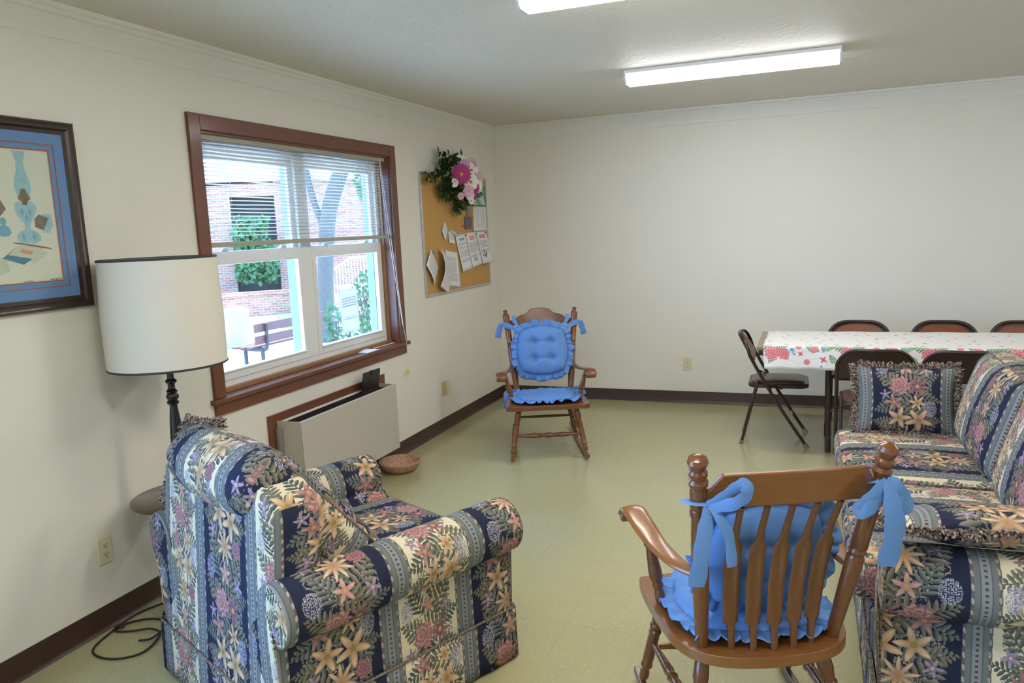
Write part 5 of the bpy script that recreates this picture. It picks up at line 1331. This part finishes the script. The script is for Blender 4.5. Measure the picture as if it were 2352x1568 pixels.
mb=MB(); leafcloud(mb,[(-.66,.5,D-.75,D-.12,.30,1.5),(-.66,.3,D-.6,D-.12,1.2,2.3),(-.66,.5,D-.7,D-.12,.3,1.4)],1300,.17,.07); ex('ivy_bush',mb,M['ivy']); tag(bpy.data.objects['ivy_bush'],'green ivy bush growing in the recess of the brick building','bush')
mb=MB(); mb.box(-3.0,1.5,24.0,24.3,GZ,-.05); mb.box(-3.05,1.55,23.95,24.35,-.05,.06); o=ex('garden_wall',mb,M['brick'],merge=False); tag(o,'low brick garden wall in front of the brick building','low wall')
mb=MB(); mb.box(.35,1.45,20.4,23.9,GZ,GZ+.06); o=ex('lawn',mb,M['lawn'],merge=False); tag(o,'small green lawn patch beyond the bench','lawn',kind='stuff')
# tree
tr_=thing('tree','grey barked tree standing outside the right hand window panes','tree'); tr_.matrix_world=FR
mb=MB(); mb.sweep(smooth_path([(1.27,17,GZ-.05),(1.30,17,.0),(1.33,17,.7),(1.38,17,1.3),(1.50,17,2.1),(1.75,17,2.8),(2.1,17,3.6),(2.3,17,5)]),[.17+.0*i for i in range(43)],seg=14); mb.sweep(smooth_path([(1.42,17,1.6),(1.2,17.1,2.4),(1.05,17.2,3.4)]),.07,seg=8); mb.build('trunk',M['bark'],tr_,angle=60)
mb=MB(); ell(mb,(2.3,17,4.2),(1.6,1.3,1.0),600,.16,.06); ell(mb,(2.5,16.6,2.7),(.5,.5,.35),120,.15,.06); mb.build('crown',M['shrub'],tr_)
# porch railing, steps
rl_=thing('porch_railing','white porch railing with thin balusters beyond the tree','railing'); rl_.matrix_world=FR
mb=MB(); a0,a1=1.55,2.75
mb.sweep([(a0,20,.62),(2.2,20,1.02),(a1,20,1.06)],.025,seg=8); mb.sweep([(a0,20,.0),(a1,20,.30)],.02,seg=8)
for k in range(15): x=lerp(a0+.05,a1-.05,k/14); mb.sweep([(x,20,lerp(.01,.29,k/14)),(x,20,min(1.04,.62+.62*(x-a0)))],.013,seg=6)
mb.build('balusters',M['whiterail'],rl_,merge=False)
mb=MB()
for x in (a0,a1): mb.sweep([(x,20,GZ),(x,20,.8 if x==a0 else 1.15)],.035,seg=8)
mb.build('posts',M['whiterail'],rl_,merge=False)
mb=MB(); mb.box(1.7,4.2,20.6,24.0,GZ,-.1); mb.box(2.1,4.2,20.9,24.0,-.1,.1); o=ex('brick_steps',mb,M['brick'],merge=False); tag(o,'brick porch steps behind the white railing','steps')
def shrub(label,c,r,n,L=.09):
    t=thing('shrub',label,'shrub'); t.matrix_world=FR@Matrix.Translation((c[0],c[1],GZ))
    mb=MB(); ell(mb,(0,0,c[2]-GZ),r,n,L,L*.4); mb.build('foliage',M['shrub'],t)
    mb=MB()
    for k in range(6): a=k*1.05; mb.sweep(smooth_path([(.02*math.cos(a),.02*math.sin(a),-.02),(.1*math.cos(a)*r[0]*3,.1*math.sin(a),(c[2]-GZ)*.5),(r[0]*.6*math.cos(a),r[1]*.5*math.sin(a),c[2]-GZ+.1)]),.012,seg=6)
    mb.build('stems',M['bark'],t,merge=False)
shrub('leafy shrub just outside the lower right window pane',(1.42,11.5,-.05),(.38,.35,.33),420)
shrub('taller shrub at the right edge behind the window notice',(1.72,13,.45),(.28,.3,.55),360)
shrub('small shrub at the foot of the tree trunk',(1.12,13.3,.05),(.12,.2,.42),130)
# bench
bn=thing('park_bench','brown slatted park bench outside the left hand window pane','bench',(-6.02,4.75,GZ))
for z0,z1 in ((.50,.64),(.70,.85)):
    mb=MB(); mb.box(.0,.035,-1.05,.95,z0,z1); mb.build('back_slat',M['benchwood'],bn,bevel=.008,merge=False)
for k in range(3):
    mb=MB(); x=-.08-k*.15; mb.box(x-.12,x,-1.05,.95,.42,.455); mb.build('seat_slat',M['benchwood'],bn,bevel=.008,merge=False)
for y in (-.80,.70):
    mb=MB(); mb.sweep(smooth_path([(.07,y,.84),(.06,y,.6),(.055,y,.46),(.0,y,.395),(-.25,y,.385),(-.52,y,.40)]),.04,.022,seg=8,up=(0,1,0)); mb.sweep([(-.05,y,.39),(-.05,y,.0)],.035,seg=8); mb.sweep([(-.42,y,.39),(-.42,y,.0)],.035,seg=8); mb.build('iron_frame',M['iron'],bn,merge=False)
bi=thing('waste_bin','pale teal waste bin standing on the pavement left of the bench','bin',(-8.7,6.35,GZ))
mb=MB(); mb.lathe((0,0,0),[(.001,.0),(.24,.0),(.25,.02),(.29,.74),(.29,.76),(.27,.76),(.23,.04),(.001,.03)],seg=28); mb.build('body',M['binteal'],bi,angle=40)
mb=MB(); mb.lathe((0,0,0),[(.30,.74),(.31,.76),(.31,.79),(.30,.80),(.285,.79),(.285,.755)],seg=28); mb.build('rim',M['binteal'],bi,merge=False)
mb=MB(); mb.lathe((0,0,0),[(.001,.88),(.10,.875),(.24,.82),(.298,.80),(.29,.795),(.001,.85)],seg=28); mb.build('lid',M['binteal'],bi,angle=40)
